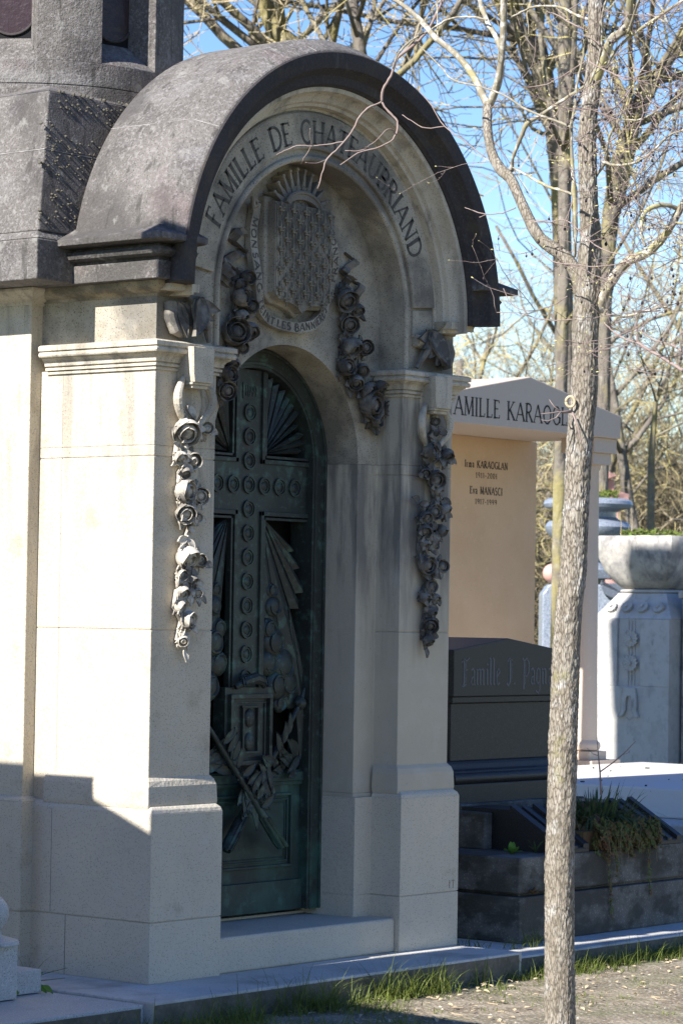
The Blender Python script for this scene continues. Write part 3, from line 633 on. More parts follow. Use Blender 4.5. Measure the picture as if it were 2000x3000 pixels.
def ribL(g):
    for L in ([(345,900),(300,905),(285,950),(330,985),(370,1010)],[(360,1000),(300,1010),(262,1045),(235,1090),(228,1130),(245,1150)],[(250,1050),(290,1070),(250,1120)]):
        pts=[at(500+a/1.568,100+b/1.568,.165) for a,b in L]
        pts=[Vector(p) for p in resamp([(p.x,p.z) for p in pts],14)]
        rr_=[]
        for i,p in enumerate(pts):
            y=.165+.012*math.sin(i*1.3); rr_.append([(p.x-.018,y,p.y+.012),(p.x+.018,y-.006,p.y-.012),(p.x+.018,y+.012,p.y-.012),(p.x-.018,y+.014,p.y+.012)])
        g.rings(rr_)
L4=cv([(305,1212,40),(330,1120,34),(300,1150,30),(345,1250,30),(275,1370,56),(335,1365,38),(300,1300,34),(305,1440,32),(245,1565,40),(235,1640,36),(262,1510,30)],500,100,1.568,1.05)
garland('tympanum_garland',L4,[(500+320/1.568,100+1420/1.568,40,18,-65),(500+290/1.568,100+1430/1.568,44,18,-95),(500+255/1.568,100+1620/1.568,30,18,-30)],.165,M_soot,.03,ribL,seed=9)

# threshold
m=MB(); m.prismz([(.436,.022),(1.639,.022),(1.639,.60),(.436,.60)],0,.150)
m.build('threshold',M_limeclean,MA,bevel=.012,seg=3)
m=MB(); m.box(.5,1.57,.46,.60,.0,.16); m.build('threshold_back',M_limeclean,MA)

# ---------------------------------------------------------------- bronze door
DY=.410
def dr(): return MB()
m=MB(); o_=resamp([(.545,.178),(.545,2.178)]+list(reversed(arcpts(CX,2.178,.4925,0,180,48)))+[(1.530,2.178),(1.530,.178)],120)
i_=resamp([(.635,.178),(.635,2.178)]+list(reversed(arcpts(CX,2.178,.4025,0,180,48)))+[(1.440,2.178),(1.440,.178)],120)
m.plate(i_,o_,.372,.50)
i2=resamp([(.622,.178),(.622,2.178)]+list(reversed(arcpts(CX,2.178,.4155,0,180,48)))+[(1.453,2.178),(1.453,.178)],120)
o2=resamp([(.606,.178),(.606,2.178)]+list(reversed(arcpts(CX,2.178,.4315,0,180,48)))+[(1.469,2.178),(1.469,.178)],120)
m.plate(i2,o2,.366,.373)
i2=resamp([(.560,.178),(.560,2.178)]+list(reversed(arcpts(CX,2.178,.4775,0,180,48)))+[(1.515,2.178),(1.515,.178)],120)
o2=resamp([(.548,.178),(.548,2.178)]+list(reversed(arcpts(CX,2.178,.4895,0,180,48)))+[(1.527,2.178),(1.527,.178)],120)
m.plate(i2,o2,.362,.373)
door=m.build('bronze_door',M_bronze,MA,bevel=.002)
m=MB(); m.box(.56,1.515,.56,.57,.15,2.72); m.build('dark_backing',M_void,door)
# cross
m=MB()
xl,xr=CX-.085,CX+.085
m.prismy([(xl,.79),(xr,.79),(xr,1.945),(1.440,1.945),(1.440,2.168),(xr,2.168),(xr,2.575),(xl,2.575),(xl,2.168),(.635,2.168),(.635,1.945),(xl,1.945)],DY,DY+.05)
def rail(pts,w=.011,y=DY-.012,d=.03):
    for a,b in zip(pts,pts[1:]):
        x0,x1=sorted((a[0],b[0])); z0,z1=sorted((a[1],b[1])); m.box(x0-w,x1+w,y,y+d,z0-w,z1+w)
for dx,ww,yy in ((.004,.010,DY-.012),(.026,.006,DY-.006)):
    for sx in (-1,1):
        X=lambda v:CX+sx*v
        rail([(X(.085+dx),2.56),(X(.085+dx),2.168+dx),(X(.400),2.168+dx)],ww,yy)
        rail([(X(.400),1.945-dx),(X(.085+dx),1.945-dx),(X(.085+dx),1.15)],ww,yy)
crs=m.build('cross',M_bronze,door,bevel=.002)
def disc(x,z,r,par):
    m=MB()
    for r0,r1,y0 in ((r,.82*r,DY-.010),(.76*r,.60*r,DY-.005)):
        n=22; i_=[(x+r1*math.cos(2*math.pi*i/n),z+r1*math.sin(2*math.pi*i/n)) for i in range(n+1)]; o_=[(x+r0*math.cos(2*math.pi*i/n),z+r0*math.sin(2*math.pi*i/n)) for i in range(n+1)]
        m.plate(i_,o_,y0,DY+.002)
    m.ball((x,DY+.002,z),r*.5,12,6,(1,.35,1))
    return m.build('roundel',M_bronze,par,smooth=True)
for k in range(3,-9,-1): disc(CX,2.065+k*.1065,.040,door)
for k in (-3,-2,-1,1,2,3): disc(CX+k*.1045,2.064,.040,door)
m=MB(); m.prismy([(CX-.05,2.445),(CX+.05,2.445),(CX+.05,2.515),(CX-.05,2.515)],DY-.004,DY+.01)
dt=m.build('date_plaque',M_bronze,door)
m=MB(); text(m,'1899',lambda u,v,d:(CX-.036+u,DY-.004-d,2.455+v),.05,weight=.16,gap=.1,serif=0,d0=-.001,d1=.003,total=.075); m.build('date',M_bronze,door)
# rays
def rays(c,specs,name='ray_cluster'):
    m=MB(); rr=random.Random(int(c[0]*97+c[1]*13))
    for a0,a1,L0,L1 in specs:
        k=max(1,int(abs(a1-a0)/7)); 
        for i in range(k):
            b0=a0+(a1-a0)*i/k; b1=a0+(a1-a0)*(i+1)/k; L=L0+(L1-L0)*(i+.5)/k+rr.uniform(-.012,.012); y=DY+.012+rr.uniform(-.010,.006)
            ca=lambda a:math.cos(R(a)); sa=lambda a:math.sin(R(a)); mid=(b0+b1)/2
            p=[(c[0]+.02*ca(mid),c[1]+.02*sa(mid)),(c[0]+L*.96*ca(b0+.4),c[1]+L*.96*sa(b0+.4)),(c[0]+L*ca(mid),c[1]+L*sa(mid)),(c[0]+L*.96*ca(b1-.4),c[1]+L*.96*sa(b1-.4))]
            V=[(p[0][0],y+.006,p[0][1]),(p[1][0],y+.006,p[1][1]),(p[2][0],y-.012,p[2][1]),(p[3][0],y+.006,p[3][1]),(p[0][0],y+.03,p[0][1]),(p[1][0],y+.03,p[1][1]),(p[2][0],y+.03,p[2][1]),(p[3][0],y+.03,p[3][1])]
            m.add(V,[(0,1,2),(0,2,3),(4,6,5),(4,7,6),(0,4,5,1),(1,5,6,2),(2,6,7,3),(3,7,4,0)])
    return m.build(name,M_bronze,door)
for sx in (1,-1):
    A=lambda a:a if sx>0 else 180-a
    def S(L): return [(A(a0),A(a1),l0,l1) for a0,a1,l0,l1 in L]
    rays((CX+sx*.112,2.205),S([(64,86,.30,.37),(38,60,.32,.34),(30,36,.25,.25),(3,25,.26,.30)]))
    rays((CX+sx*.105,1.935),S([(-32,-46,.22,.38),(-47,-62,.40,.52),(-64,-84,.62,.92)]))
    rays((CX+sx*.30,1.55),S([(-68,-82,.70,.76)]))
# clouds
rr=random.Random(12)
for sx in (1,-1):
    m=MB()
    for x,z,r in ((.20,1.53,.050),(.19,1.60,.035),(.17,1.43,.050),(.205,1.37,.070),(.17,1.28,.060),(.27,1.27,.075),(.30,1.19,.070),(.23,1.18,.070),(.33,1.12,.05),(.255,1.095,.04)):
        m.ball((CX+sx*x,DY+.02,z),r,14,10,(1,.5,1))
        for k in range(2):
            a0=rr.uniform(0,360); m.tube([(CX+sx*x+r*.62*math.cos(R(a0+t*22)),DY+.02-r*.42,z+r*.62*math.sin(R(a0+t*22))) for t in range(9)],[.002+.006*math.sin(math.pi*t/8) for t in range(9)],5)
    m.build('cloud_relief',M_bronze,door,smooth=True)
# lower rail, panel
m=MB(); m.box(.635,1.44,DY+.012,DY+.05,.178,.80)
m.box(.635,1.44,DY-.006,DY+.015,.752,.792); m.box(.635,1.44,DY-.002,DY+.015,.735,.7515)
m.box(.635,1.44,DY-.010,DY+.015,.178,.312)
for o,w_,y in ((0,.012,DY-.004),(.024,.008,DY+.002),(.04,.004,DY+.006)):
    x0,x1,z0,z1=.70+o,1.375-o,.372+o,.70-o
    m.box(x0,x1,y,DY+.015,z0,z0+w_); m.box(x0,x1,y,DY+.015,z1-w_,z1); m.box(x0,x0+w_,y,DY+.015,z0+w_,z1-w_); m.box(x1-w_,x1,y,DY+.015,z0+w_,z1-w_)
m.build('lower_panel',M_bronzeG,door,bevel=.002)
# hourglass tablet
m=MB(); tx0,tx1,tz0,tz1=CX-.145,CX+.135,.835,1.145
m.box(tx0-.02,tx1+.02,DY-.03,DY+.04,tz0-.005,tz1+.03); 
for o,w_,y in ((0,.02,DY-.05),(.034,.007,DY-.038)):
    x0,x1,z0,z1=tx0+o,tx1-o,tz0+o,tz1-o
    m.box(x0,x1,y,DY-.029,z0,z0+w_); m.box(x0,x1,y,DY-.029,z1-w_,z1); m.box(x0,x0+w_,y,DY-.029,z0+w_,z1-w_); m.box(x1-w_,x1,y,DY-.029,z0+w_,z1-w_)
for x in (CX-.055,CX+.045): m.box(x-.005,x+.005,DY-.045,DY-.03,.89,1.09)
m.box(CX-.065,CX+.055,DY-.045,DY-.03,.885,.895); m.box(CX-.065,CX+.055,DY-.045,DY-.03,1.085,1.095)
m.ball((CX-.005,DY-.032,.935),.032,10,7,(1,.5,1.3)); m.ball((CX-.005,DY-.032,1.04),.032,10,7,(1,.5,1.3))
tb=m.build('hourglass_tablet',M_bronze,door,bevel=.0015)
m=MB()
m.tube([(CX-.11,DY-.04,1.175),(CX-.06,DY-.055,1.20),(CX,DY-.06,1.215),(CX+.05,DY-.055,1.205),(CX+.075,DY-.045,1.175)],[.012,.022,.026,.024,.01],9)
for i in range(12): m.tube([(CX-.09+.015*i,DY-.075,1.18+.02*math.sin(i*.28)),(CX-.085+.015*i,DY-.06,1.215+.018*math.sin(i*.28))],.004,4)
m.build('rope_knot',M_bronze,door,smooth=True)
# crossed torches with leaves
def torch(a,b,flip):
    m=MB(); a=Vector(a); b=Vector(b); P=[a.lerp(b,t) for t in (0,.1,.22,.3,.45,.62,.75,.9,1)]
    m.tube(P,[.024,.027,.022,.016,.014,.013,.014,.011,.010],10)
    for k in range(8):
        an=2*math.pi*k/8; off=Vector((math.cos(an)*.026,math.sin(an)*.026-.0,0)); m.tube([P[0]+off*1.1,P[2]+off*.95],.006,4)
    for k in range(9):
        t=.30+.06*k; p=a.lerp(b,t); leaf(m,p+Vector((0,-.02,0)),.10,.035,math.atan2(b.z-a.z,b.x-a.x)+rr.uniform(-.7,.7),curl=.2,lift=.3,th=.003)
    m.ball(b,.03,8,6); m.tube([b,b+(b-a)*.06+Vector((0,0,.03))],[.02,.004],6)
    return m.build('torch',M_bronze,door,smooth=True)
torch((CX-.16,DY-.045,.47),(CX+.345,DY-.03,1.10),0)
torch((CX+.165,DY-.085,.475),(CX-.345,DY-.05,1.06),1)
m=MB()
for k in range(26):
    a=rr.uniform(0,6.28); leaf(m,(CX+rr.uniform(-.12,.1),DY-.06,.72+rr.uniform(-.06,.12)),rr.uniform(.07,.13),.035,-1.57+rr.uniform(-1.1,1.1),curl=.2,lift=.3,th=.003)
for sx in (-1,1):
    for k in range(16): leaf(m,(CX+sx*rr.uniform(.2,.36),DY-.02,.83+rr.uniform(-.04,.06)),rr.uniform(.08,.14),.04,(R(20) if sx>0 else R(160))+rr.uniform(-1.0,1.0),curl=.2,lift=.35,th=.003)
m.build('leaf_spray',M_bronze,door,smooth=True)

# ---------------------------------------------------------------- body behind
BX0,BX1,BY0,BY1=-.035,2.11,.70,2.0
m=MB(); m.box(BX0,BX1,BY0,BY1,.712,2.79)
m.box(BX0-.022,BX1+.022,BY0-.02,BY1,.7125,.826) if False else None
m.box(BX0-.03,BX1+.03,BY0-.03,BY1,0,.2445); m.box(BX0-.025,BX1+.025,BY0-.025,BY1,.24,.25); m.box(BX0-.03,BX1+.03,BY0-.03,BY1,.2482,.700)
m.sweep([(BX0,BY1),(BX0,BY0),(.2,BY0)],[(-.02,.70),(.030,.700),(.024,.712),(.004,.722),(-.02,.722)],1)
m.sweep([(BX0,BY1),(BX0,BY0),(.2,BY0)],[(-.02,2.775),(.008,2.776),(.012,2.788),(.04,2.80),(.062,2.815),(.08,2.83),(.084,2.842),(-.02,2.842)],1)
m.build('chapel_body',M_lime,MA,bevel=.004)
m=MB(); AX0,AX1,AY0,AY1=BX0-.265,1.33,BY0-.29,2.2
m.box(AX0,AX1,AY0,AY1,2.844,3.012)
m.rings([[(AX0,AY0,3.0125),(AX1,AY0,3.0125),(AX1,AY1,3.0125),(AX0,AY1,3.0125)],[(AX0+.025,AY0+.025,3.046),(AX1-.025,AY0+.025,3.046),(AX1-.025,AY1-.025,3.046),(AX0+.025,AY1-.025,3.046)]])
def sq(i,z,k=.72): return [(AX0+i,AY0+i*k,z),(AX1-i,AY0+i*k,z),(AX1-i,AY1-i,z),(AX0+i,AY1-i,z)]
m.rings([sq(.025,3.046),sq(.115,3.397)]); m.rings([sq(.1165,3.3975),sq(.185,3.655)]); m.rings([sq(.184,3.655),sq(.60,3.79,.9)])
for i in range(0): pass
att=m.build('stepped_base',M_lava,MA,bevel=.006)
m=MB(); m.rings([sq(.1135,3.3955),sq(.1142,3.399)]); m.build('mortar_joint',M_mortar,att)
# moss and lichen lumps on the front slope
m=MB(); rr=random.Random(21)
for k in range(1000):
    t=rr.random()**.8; z=3.07+.57*t; i=(.025+(z-3.046)*.265)*.72; cl=rr.random()
    x=AX0+i+ (rr.random()**1.1)*1.0
    if noise.noise(Vector((x*6,z*7,3)))<-.05: continue
    r=rr.uniform(.0015,.006); m.ball((x,AY0+i-.001,z),r,6,4,(1.1,1.8,.9))
for k in range(60):
    x=AX0+.2+rr.random()**.6*.9; m.ball((x,AY0+.135+rr.uniform(-.004,.03),3.658+rr.uniform(0,.012)),rr.uniform(.004,.009),6,4)
m.build('moss_lump',M_lump,att,smooth=True).__setitem__('kind','stuff')
att_children=None
# round lantern with splayed window openings
LC=(.575,1.27); LR=.645
def lantern():
    m=MB(); zb=3.66; zt=5.2; nW=7; aw=R(26); base=math.atan2(-.62796,-.77758)   # direction to the camera
    cen=[base+R(-9.5)+2*math.pi*k/nW for k in range(nW)]; zs=3.85; zi=3.965
    N=252
    def inwin(a):
        for c in cen:
            d=(a-c+math.pi)%(2*math.pi)-math.pi
            if abs(d)<aw/2: return d
        return None
    P=lambda a,r,z:(LC[0]+r*math.cos(a),LC[1]+r*math.sin(a),z)
    m.lathe((LC[0],LC[1],0),[(LR,zb),(LR,3.745)],96); m.lathe((LC[0],LC[1],0),[(LR-.004,3.745),(LR-.004,3.749)],96); m.lathe((LC[0],LC[1],0),[(LR,3.749),(LR,zs)],96)
    # pillars between windows
    for k in range(nW):
        a0=cen[k]+aw/2; a1=cen[k]+2*math.pi/nW-aw/2; n=10
        b0=a0-aw*.13; b1=a1+aw*.13
        out=[(LC[0]+LR*math.cos(a0+(a1-a0)*i/n),LC[1]+LR*math.sin(a0+(a1-a0)*i/n)) for i in range(n+1)]
        inn=[(LC[0]+(LR-.13)*math.cos(b0+(b1-b0)*i/n),LC[1]+(LR-.13)*math.sin(b0+(b1-b0)*i/n)) for i in range(n,-1,-1)]
        m.prismz(out+inn,zs,zt)
        # sloping sill
        c=cen[k]; q=[]
        n=6
        rows=[]
        for r_,z in ((LR,zs),(LR-.13,zi)):
            w_=aw/2 if r_==LR else aw*.37
            rows.append([P(c-w_+2*w_*i/n,r_,z) for i in range(n+1)])
        lo=[P(c-aw/2+aw*i/n,LR,zs-.02) for i in range(n+1)]; lo2=[P(c-aw*.37+2*aw*.37*i/n,LR-.13,zs-.02) for i in range(n+1)]
        vs=rows[0]+rows[1]+lo2+lo; K_=n+1; fs=[]
        for i in range(n): fs+=[(i,i+1,K_+i+1,K_+i),(K_+i,K_+i+1,2*K_+i+1,2*K_+i),(3*K_+i,3*K_+i+1,i+1,i),(2*K_+i,2*K_+i+1,3*K_+i+1,3*K_+i)]
        fs+=[(0,K_,2*K_,3*K_),(n,K_+n,2*K_+n,3*K_+n)]
        m.add(vs,fs)
    m.lathe((LC[0],LC[1],0),[(LR+.02,zt),(LR+.03,zt+.1),(.1,zt+.35)],64)
    o=m.build('lantern',M_lava,MA,bevel=.006)
    for k in range(nW):
        c=cen[k]; w_=MB(); d=Vector((math.cos(c),math.sin(c),0)); s=Vector((-math.sin(c),math.cos(c),0)); O=Vector((LC[0],LC[1],0))+d*(LR-.14)
        hw=.12
        f=lambda u,v,a:tuple(O+s*u+Vector((0,0,v))+d*a)
        w_.prism([(-hw,3.95),(hw,3.95),(hw,zt),(-hw,zt)],-.01,.0,f)
        wo=w_.build('window',M_void,MA)
        g=MB(); zc_=4.09
        g.prism([(.108*math.cos(t),zc_+.108*math.sin(t)) for t in [math.pi+math.pi*i/16 for i in range(17)]]+[(.108,zt),(-.108,zt)],.001,.006,f); g.build('pane',M_glass,wo)
        fr=MB(); i_=[(.108*math.cos(t),zc_+.108*math.sin(t)) for t in [math.pi+math.pi*i/20 for i in range(21)]]
        fr.tube([f(u,v,.006) for u,v in [(-.108,zt)]+i_+[(.108,zt)]],.006,6); fr.build('frame',M_lavadark,wo)
lantern()
m=MB(); m.box(-.0006,.002,.5585,.5600,.250,.68); m.box(.0294,.032,.5685,.5698,.83,2.48); m.box(-.0006,.002,.470,.4725,.0,.2445)
m.build('vertical_joint',M_letter,plinths[0])
# small cut letters low on the right plinth
m=MB(); text(m,'IT',lambda u,v,d:(2.005+u,-d,.262+v),.035,weight=.1,gap=.3,serif=.12,d0=-.001,d1=.0008); m.build('mason_mark',M_letter,plinths[1])
# ================================================================== BLACK GRANITE TOMB
BT=empty('granite_tomb',(3.45,1.0,-.03),'black granite tomb with a pedimented stele, blackletter inscription and planted trough, beside the mausoleum','tomb')
m=MB(); m.box(2.135,5.0,-.30,2.2,-.30,-.035); sb=m.build('base_slab',M_greyslab,BT,bevel=.008)
m=MB(); m.box(2.14,5.0,-.304,-.3005,-.30,-.045); m.build('mossy_edge',M_slabside,sb)
m=MB(); m.box(2.545,4.45,-.013,1.6,-.035,.183); m.box(2.58,4.41,.02,1.6,.183,.197); m.box(2.56,4.43,.004,1.6,.197,.366)
m.box(2.84,2.905,.41,1.5,.3665,.545); m.box(3.985,4.06,.41,1.5,.3665,.545); m.box(2.906,3.984,.60,1.5,.3665,.572)
m.build('stepped_plinth',M_blackrough,BT,bevel=.008)
def coping(x0,x1):
    m=MB(); z0,z1=.395,.575; y0,y1=.005,.31
    m.prismx([(y0,.3665),(y1,.3665),(y1,z1-.012),(y0,z0-.012)],x0,x1)
    m.box(x0,x1,y1,.5995,.3665,.563)
    for a,b,h in ((0,.22,.02),(.22,.42,.0),(.42,.60,.012),(.60,.8,.0),(.8,1.0,.02)):
        m.prismx([(y0,z0-.0115),(y1,z1-.0115),(y1,z1-.008+h),(y0,z0-.008+h)],x0+(x1-x0)*a,x0+(x1-x0)*b)
    return m.build('coping',M_black,BT,bevel=.002)
coping(2.907,3.145); coping(3.76,3.985)
m=MB(); m.box(3.15,3.755,.04,.595,.367,.46); m.build('trough_soil',M_moss,BT)
# stele
X0,X1,YS=2.985,3.915,.72; XC=3.45
m=MB()
m.box(X0-.06,X1+.06,YS-.055,1.35,.5635,.665)
m.prismx([(YS-.05,.6655),(1.3,.6655),(1.3,.775),(YS+.025,.775),(YS+.012,.760),(YS+.0,.735),(YS-.018,.728)],X0-.04,X1+.04)
st=m.build('stele_base',M_black,BT,bevel=.006)
m=MB(); m.tube([(X0-.05,YS-.03,.690),(X1+.05,YS-.03,.690)],.030,16); m.tube([(X0-.05,YS-.03,.690),(X0-.05,1.2,.690)],.030,16); m.build('base_roll',M_black,st,smooth=True)
m=MB(); m.box(X0+.02,X1-.02,YS+.03,1.25,.775,1.065); m.box(X0+.008,X1-.008,YS+.012,1.26,1.0655,1.098)
m.prismy([(X0,1.0985),(X1,1.0985),(X1,1.333),(XC,1.392),(X0,1.333)],YS,1.30)
sl_=m.build('stele',M_black,BT,bevel=.004)
m=MB(); m.box(2.98,3.27,1.02,1.2,1.35,1.435)
m.build('cross_base',M_black,sl_,bevel=.004)
# blackletter style inscription: narrow broken strokes with diamond feet
M_dryd=mat('brown_dead_grass',(.20,.15,.09),.9)
M_carvedark=mat('cut_black_granite',(.17,.165,.16),.8)
def bl(mb,s,x,z,h,y,total):
    W={'F':.62,'J':.5,'P':.62,'a':.42,'m':.72,'i':.22,'l':.24,'e':.38,'g':.44,'n':.46,' ':.42,'.':.2,'r':.3}
    L=sum(W[c] for c in s); k=total/L; th=.055*k*1.25
    def line(p,w=1.0):
        for q in strip([(x0+a*k,z+b*h) for a,b in p],th*w):
            mb.add([(v.x,y-.0012,v.y) for v in q]+[(v.x,y+.002,v.y) for v in q],[(0,1,2,3),(4,5,6,7),(0,1,5,4),(1,2,6,5),(2,3,7,6),(3,0,4,7)])
    x0=x
    for c in s:
        def minim(a): line([(a-.05,.60),(a,.54),(a,.06),(a+.05,0)],1.2)
        if c in 'nm':
            for i in range(2 if c=='n' else 3): minim(.1+.22*i); 
            for i in range(1 if c=='n' else 2): line([(.1+.22*i,.52),(.27+.22*i,.62)],.6)
        elif c=='i': minim(.1); line([(.06,.80),(.14,.74)],1)
        elif c=='l': line([(.03,1.02),(.1,.95),(.1,.06),(.16,0)],1.2)
        elif c=='e': line([(.30,.08),(.16,0),(.08,.12),(.08,.48),(.2,.62),(.3,.50),(.10,.30)],.9)
        elif c=='a': line([(.08,.55),(.2,.62),(.3,.52),(.3,.06),(.36,0)],1.1); line([(.3,.34),(.12,.26),(.08,.10),(.18,0),(.3,.10)],.8)
        elif c=='g': line([(.3,.55),(.18,.62),(.08,.5),(.08,.14),(.18,.02),(.3,.12)],.9); line([(.32,.62),(.32,-.22),(.2,-.34),(.04,-.24)],.9)
        elif c=='F': line([(.14,0),(.2,.1),(.2,.86),(.12,.96)],1.3); line([(.02,.84),(.2,.98),(.36,.90),(.56,1.02)],.8); line([(.2,.52),(.44,.58)],.7); line([(.04,.0),(.14,-.06),(.34,.04)],.7); line([(.30,.1),(.30,.85)],.5)
        elif c=='J': line([(.30,.98),(.26,.88),(.26,.12),(.14,-.04),(.02,.06)],1.3); line([(.06,.86),(.2,1.0),(.42,.92)],.8); line([(.36,.2),(.36,.8)],.5)
        elif c=='P': line([(.16,-.18),(.16,.9),(.06,1.0)],1.3); line([(.16,.86),(.36,1.0),(.52,.84),(.52,.46),(.36,.30),(.16,.40)],.9); line([(.26,0),(.26,.85)],.5)
        elif c=='.': line([(.06,.02),(.12,.06)],1.3)
        x0+=W[c]*k
m=MB(); bl(m,'Famille J. Pagna',XC-.40,1.155,.135,YS,.80); m.build('inscription',M_carvedark,sl_)
# things growing in the trough
def sedge(name,label,cat,c,n,L,mt,spread=.25,seed=0,droop=.5,w=.006,parent=None,rx=1.0):
    rr=random.Random(seed); m=MB()
    for i in range(n):
        a=rr.uniform(0,6.283); r0=rr.random()**.7*spread; b=Vector((c[0]+math.cos(a)*r0*rx,c[1]+math.sin(a)*r0,c[2]))
        l=L*rr.uniform(.5,1.15); out=rr.uniform(.25,1.15); dirv=Vector((math.cos(a),math.sin(a),0)); 
        P=[]; k=6
        for j in range(k+1):
            t=j/k; P.append(b+dirv*(out*l*t)+Vector((0,0,l*(t*(1.05-out*.5)-droop*out*t*t))))
        sd=Vector((-math.sin(a+rr.uniform(-1,1)),math.cos(a),0)).normalized()
        wd=w*rr.uniform(.6,1.3); vs=[]
        for j,p in enumerate(P):
            ww=wd*(1-(j/k)**2)+.0006; vs+=[p-sd*ww/2,p+sd*ww/2]
        m.add([tuple(v) for v in vs],[(2*j,2*j+1,2*j+3,2*j+2) for j in range(k)])
    o=m.build(name,mt,parent,smooth='all')
    if label: tag(o,label,cat)
    return o
SG=empty('sedge_clump',(3.42,.45,.44),'dark green grassy clump with dry runners spilling over the front of the black granite trough','plant')
sedge('leaves',None,None,(3.46,.20,.50),480,.25,M_grassdark,.20,3,.75,.009,SG)
m=MB(); rr=random.Random(31)
for k in range(260):
    a=rr.uniform(0,6.28); r=rr.random()**.5; p=(3.46+.28*r*math.cos(a),.22+.20*r*math.sin(a),.39+.10*(1-r)+rr.uniform(0,.09))
    m.ball(p,rr.uniform(.012,.030),6,4,(1,1,1.3))
m.build('moss_cushion',M_moss,SG,smooth='all')
m=MB()
for k in range(55):
    x=3.48+rr.uniform(-.28,.30); y=rr.uniform(.0,.25); z=.46+rr.uniform(-.04,.07); P=[Vector((x,y,z))]; vx,vy,vz=rr.uniform(-.5,.5),-1,rr.uniform(0,.7)
    for j in range(8):
        vz-=.35; vx+=rr.uniform(-.35,.35); P.append(P[-1]+Vector((vx*.6,vy*.55*(1 if P[-1].y>-.03 else -.05),vz)).normalized()*rr.uniform(.015,.03))
    m.tube([tuple(p) for p in P],.0016,3)
m.build('dry_runners',M_dryd,SG)
m=MB()
for k in range(150):
    x=3.46+rr.uniform(-.24,.27); P=Vector((x,.06-rr.random()*.07,.40+rr.uniform(-.02,.11)))
    for j in range(rr.randint(3,7)):
        for q in range(5): leaf(m,P,.022,.008,rr.uniform(0,6.28),Vector((rr.uniform(-.4,.4),-1,.3)),th=.001,lift=.8)
        P=P+Vector((rr.uniform(-.008,.008),-.006,-.012))
for x0,n in ((3.30,22),(3.64,16),(3.36,9)):
    P=Vector((x0,-.012,.37))
    for j in range(n):
        for q in range(4): leaf(m,P,.018,.007,rr.uniform(0,6.28),Vector((rr.uniform(-.4,.4),-1,.3)),th=.001,lift=.8)
        P=P+Vector((rr.uniform(-.010,.010),-.0005,-.016))
m.build('stonecrop_trail',mat('trailing_stonecrop',(.10,.12,.035),.7,[('n',15,.45,.6,(.17,.06,.04),.7)]),SG)
# bare seedling above the clump
m=MB(); pts=[atd(1760,2330,14.2),atd(1757,2262,14.2),atd(1752,2210,14.2),atd(1748,2160,14.2)]
m.tube(pts,[.005,.0042,.003,.0015],5); m.tube([atd(1757,2262,14.2),atd(1795,2235,14.15),atd(1830,2205,14.1),atd(1862,2172,14.0)],[.0035,.003,.0022,.001],5); m.tube([atd(1750,2214,14.2),atd(1738,2210,14.2),atd(1718,2192,14.2)],[.002,.0016,.0008],4)
m.tube([atd(1822,2212,14.1),atd(1840,2206,14.1),atd(1846,2198,14.1)],[.0015,.001,.0006],4)
tag(m.build('bare_seedling',M_twig),'thin leafless woody seedling rising from the grassy clump in the granite trough','seedling')
def weed(loc,label,n=9,L=.09,W=.03,seed=0,mt=M_leaf,name='broad_leaved_weed'):
    rr=random.Random(seed); m=MB()
    for i in range(n):
        a=i*2.4; el=rr.uniform(.5,1.3); d=Vector((math.cos(a)*math.cos(el),math.sin(a)*math.cos(el),math.sin(el)))
        nrm=Vector((math.cos(a)*-math.sin(el),math.sin(a)*-math.sin(el),math.cos(el)))
        u=d; v=nrm.cross(u); l=L*rr.uniform(.6,1.1); rows=[]
        for j in range(6):
            t=j/5; w_=W*math.sin(math.pi*t**.8)*.5+.001; c=Vector(loc)+u*(l*t)+Vector((0,0,-.25*l*t*t)); rows+= [c-v*w_+nrm*.004,c,c+v*w_+nrm*.004]
        m.add([tuple(p) for p in rows],[(3*j+k,3*j+k+1,3*j+k+4,3*j+k+3) for j in range(5) for k in range(2)])
    return tag(m.build(name,mt,smooth='all'),label,'weed')
q=at(1503,2493,.2); weed((2.72,.16,.366),'bright broad leaved weed growing on the lower step of the black granite tomb',9,.085,.03,4)
weed((2.86,.12,.366),'thin spiky weed on the granite step beside the broad leaved one',7,.09,.007,5,M_grassdark,'spiky_weed')
weed((2.66,-.005,.190),'small mossy weed rooted in the joint between the two granite steps',12,.05,.012,6,M_moss,'joint_weed')

# ================================================================== BEIGE PORTICO TOMB
KT=empty('portico_tomb',(6.2,2.6,0),'beige portico tomb with low pediment and ochre name wall, behind the black stele','tomb')
KX0,KX1,KY0=5.16,7.215,2.54; KC=(KX0+KX1)/2
m=MB(); m.prismy([(KX0,2.672),(KX1,2.672),(KX1,2.822),(KC,3.005),(KX0,2.822)],KY0,KY0+1.05)
kp=m.build('pediment_slab',M_kara,KT,bevel=.006)
u9=at(1309,1180,KY0).x
words(kp,'inscription_word',M_blackpaint,'FAMILLE KARAOGLAN',lambda u,v,d:(u9+u,KY0-d,2.722+v),.112,1.47,weight=.13,gap=.16,serif=.14,d0=-.001,d1=.0015)
m=MB(); m.box(KX0+.02,KX1+.05,KY0+.70,KY0+.98,.40,2.672); m.box(KX0+.0,KX1+.06,KY0+.68,KY0+1.05,2.60,2.6715) if False else None
pn=m.build('back_wall',M_karapanel,KT,bevel=.004)
def ktext(s,u,z,h,asp,tot):
    words(pn,'name_word',M_blackpaint,s,lambda a,v,d:(u-tot/2+a,KY0+.70-d,z+v),h,tot,weight=.17,gap=.2,serif=.12,d0=-.001,d1=.0015)
pp=[onp_ for onp_ in ()]
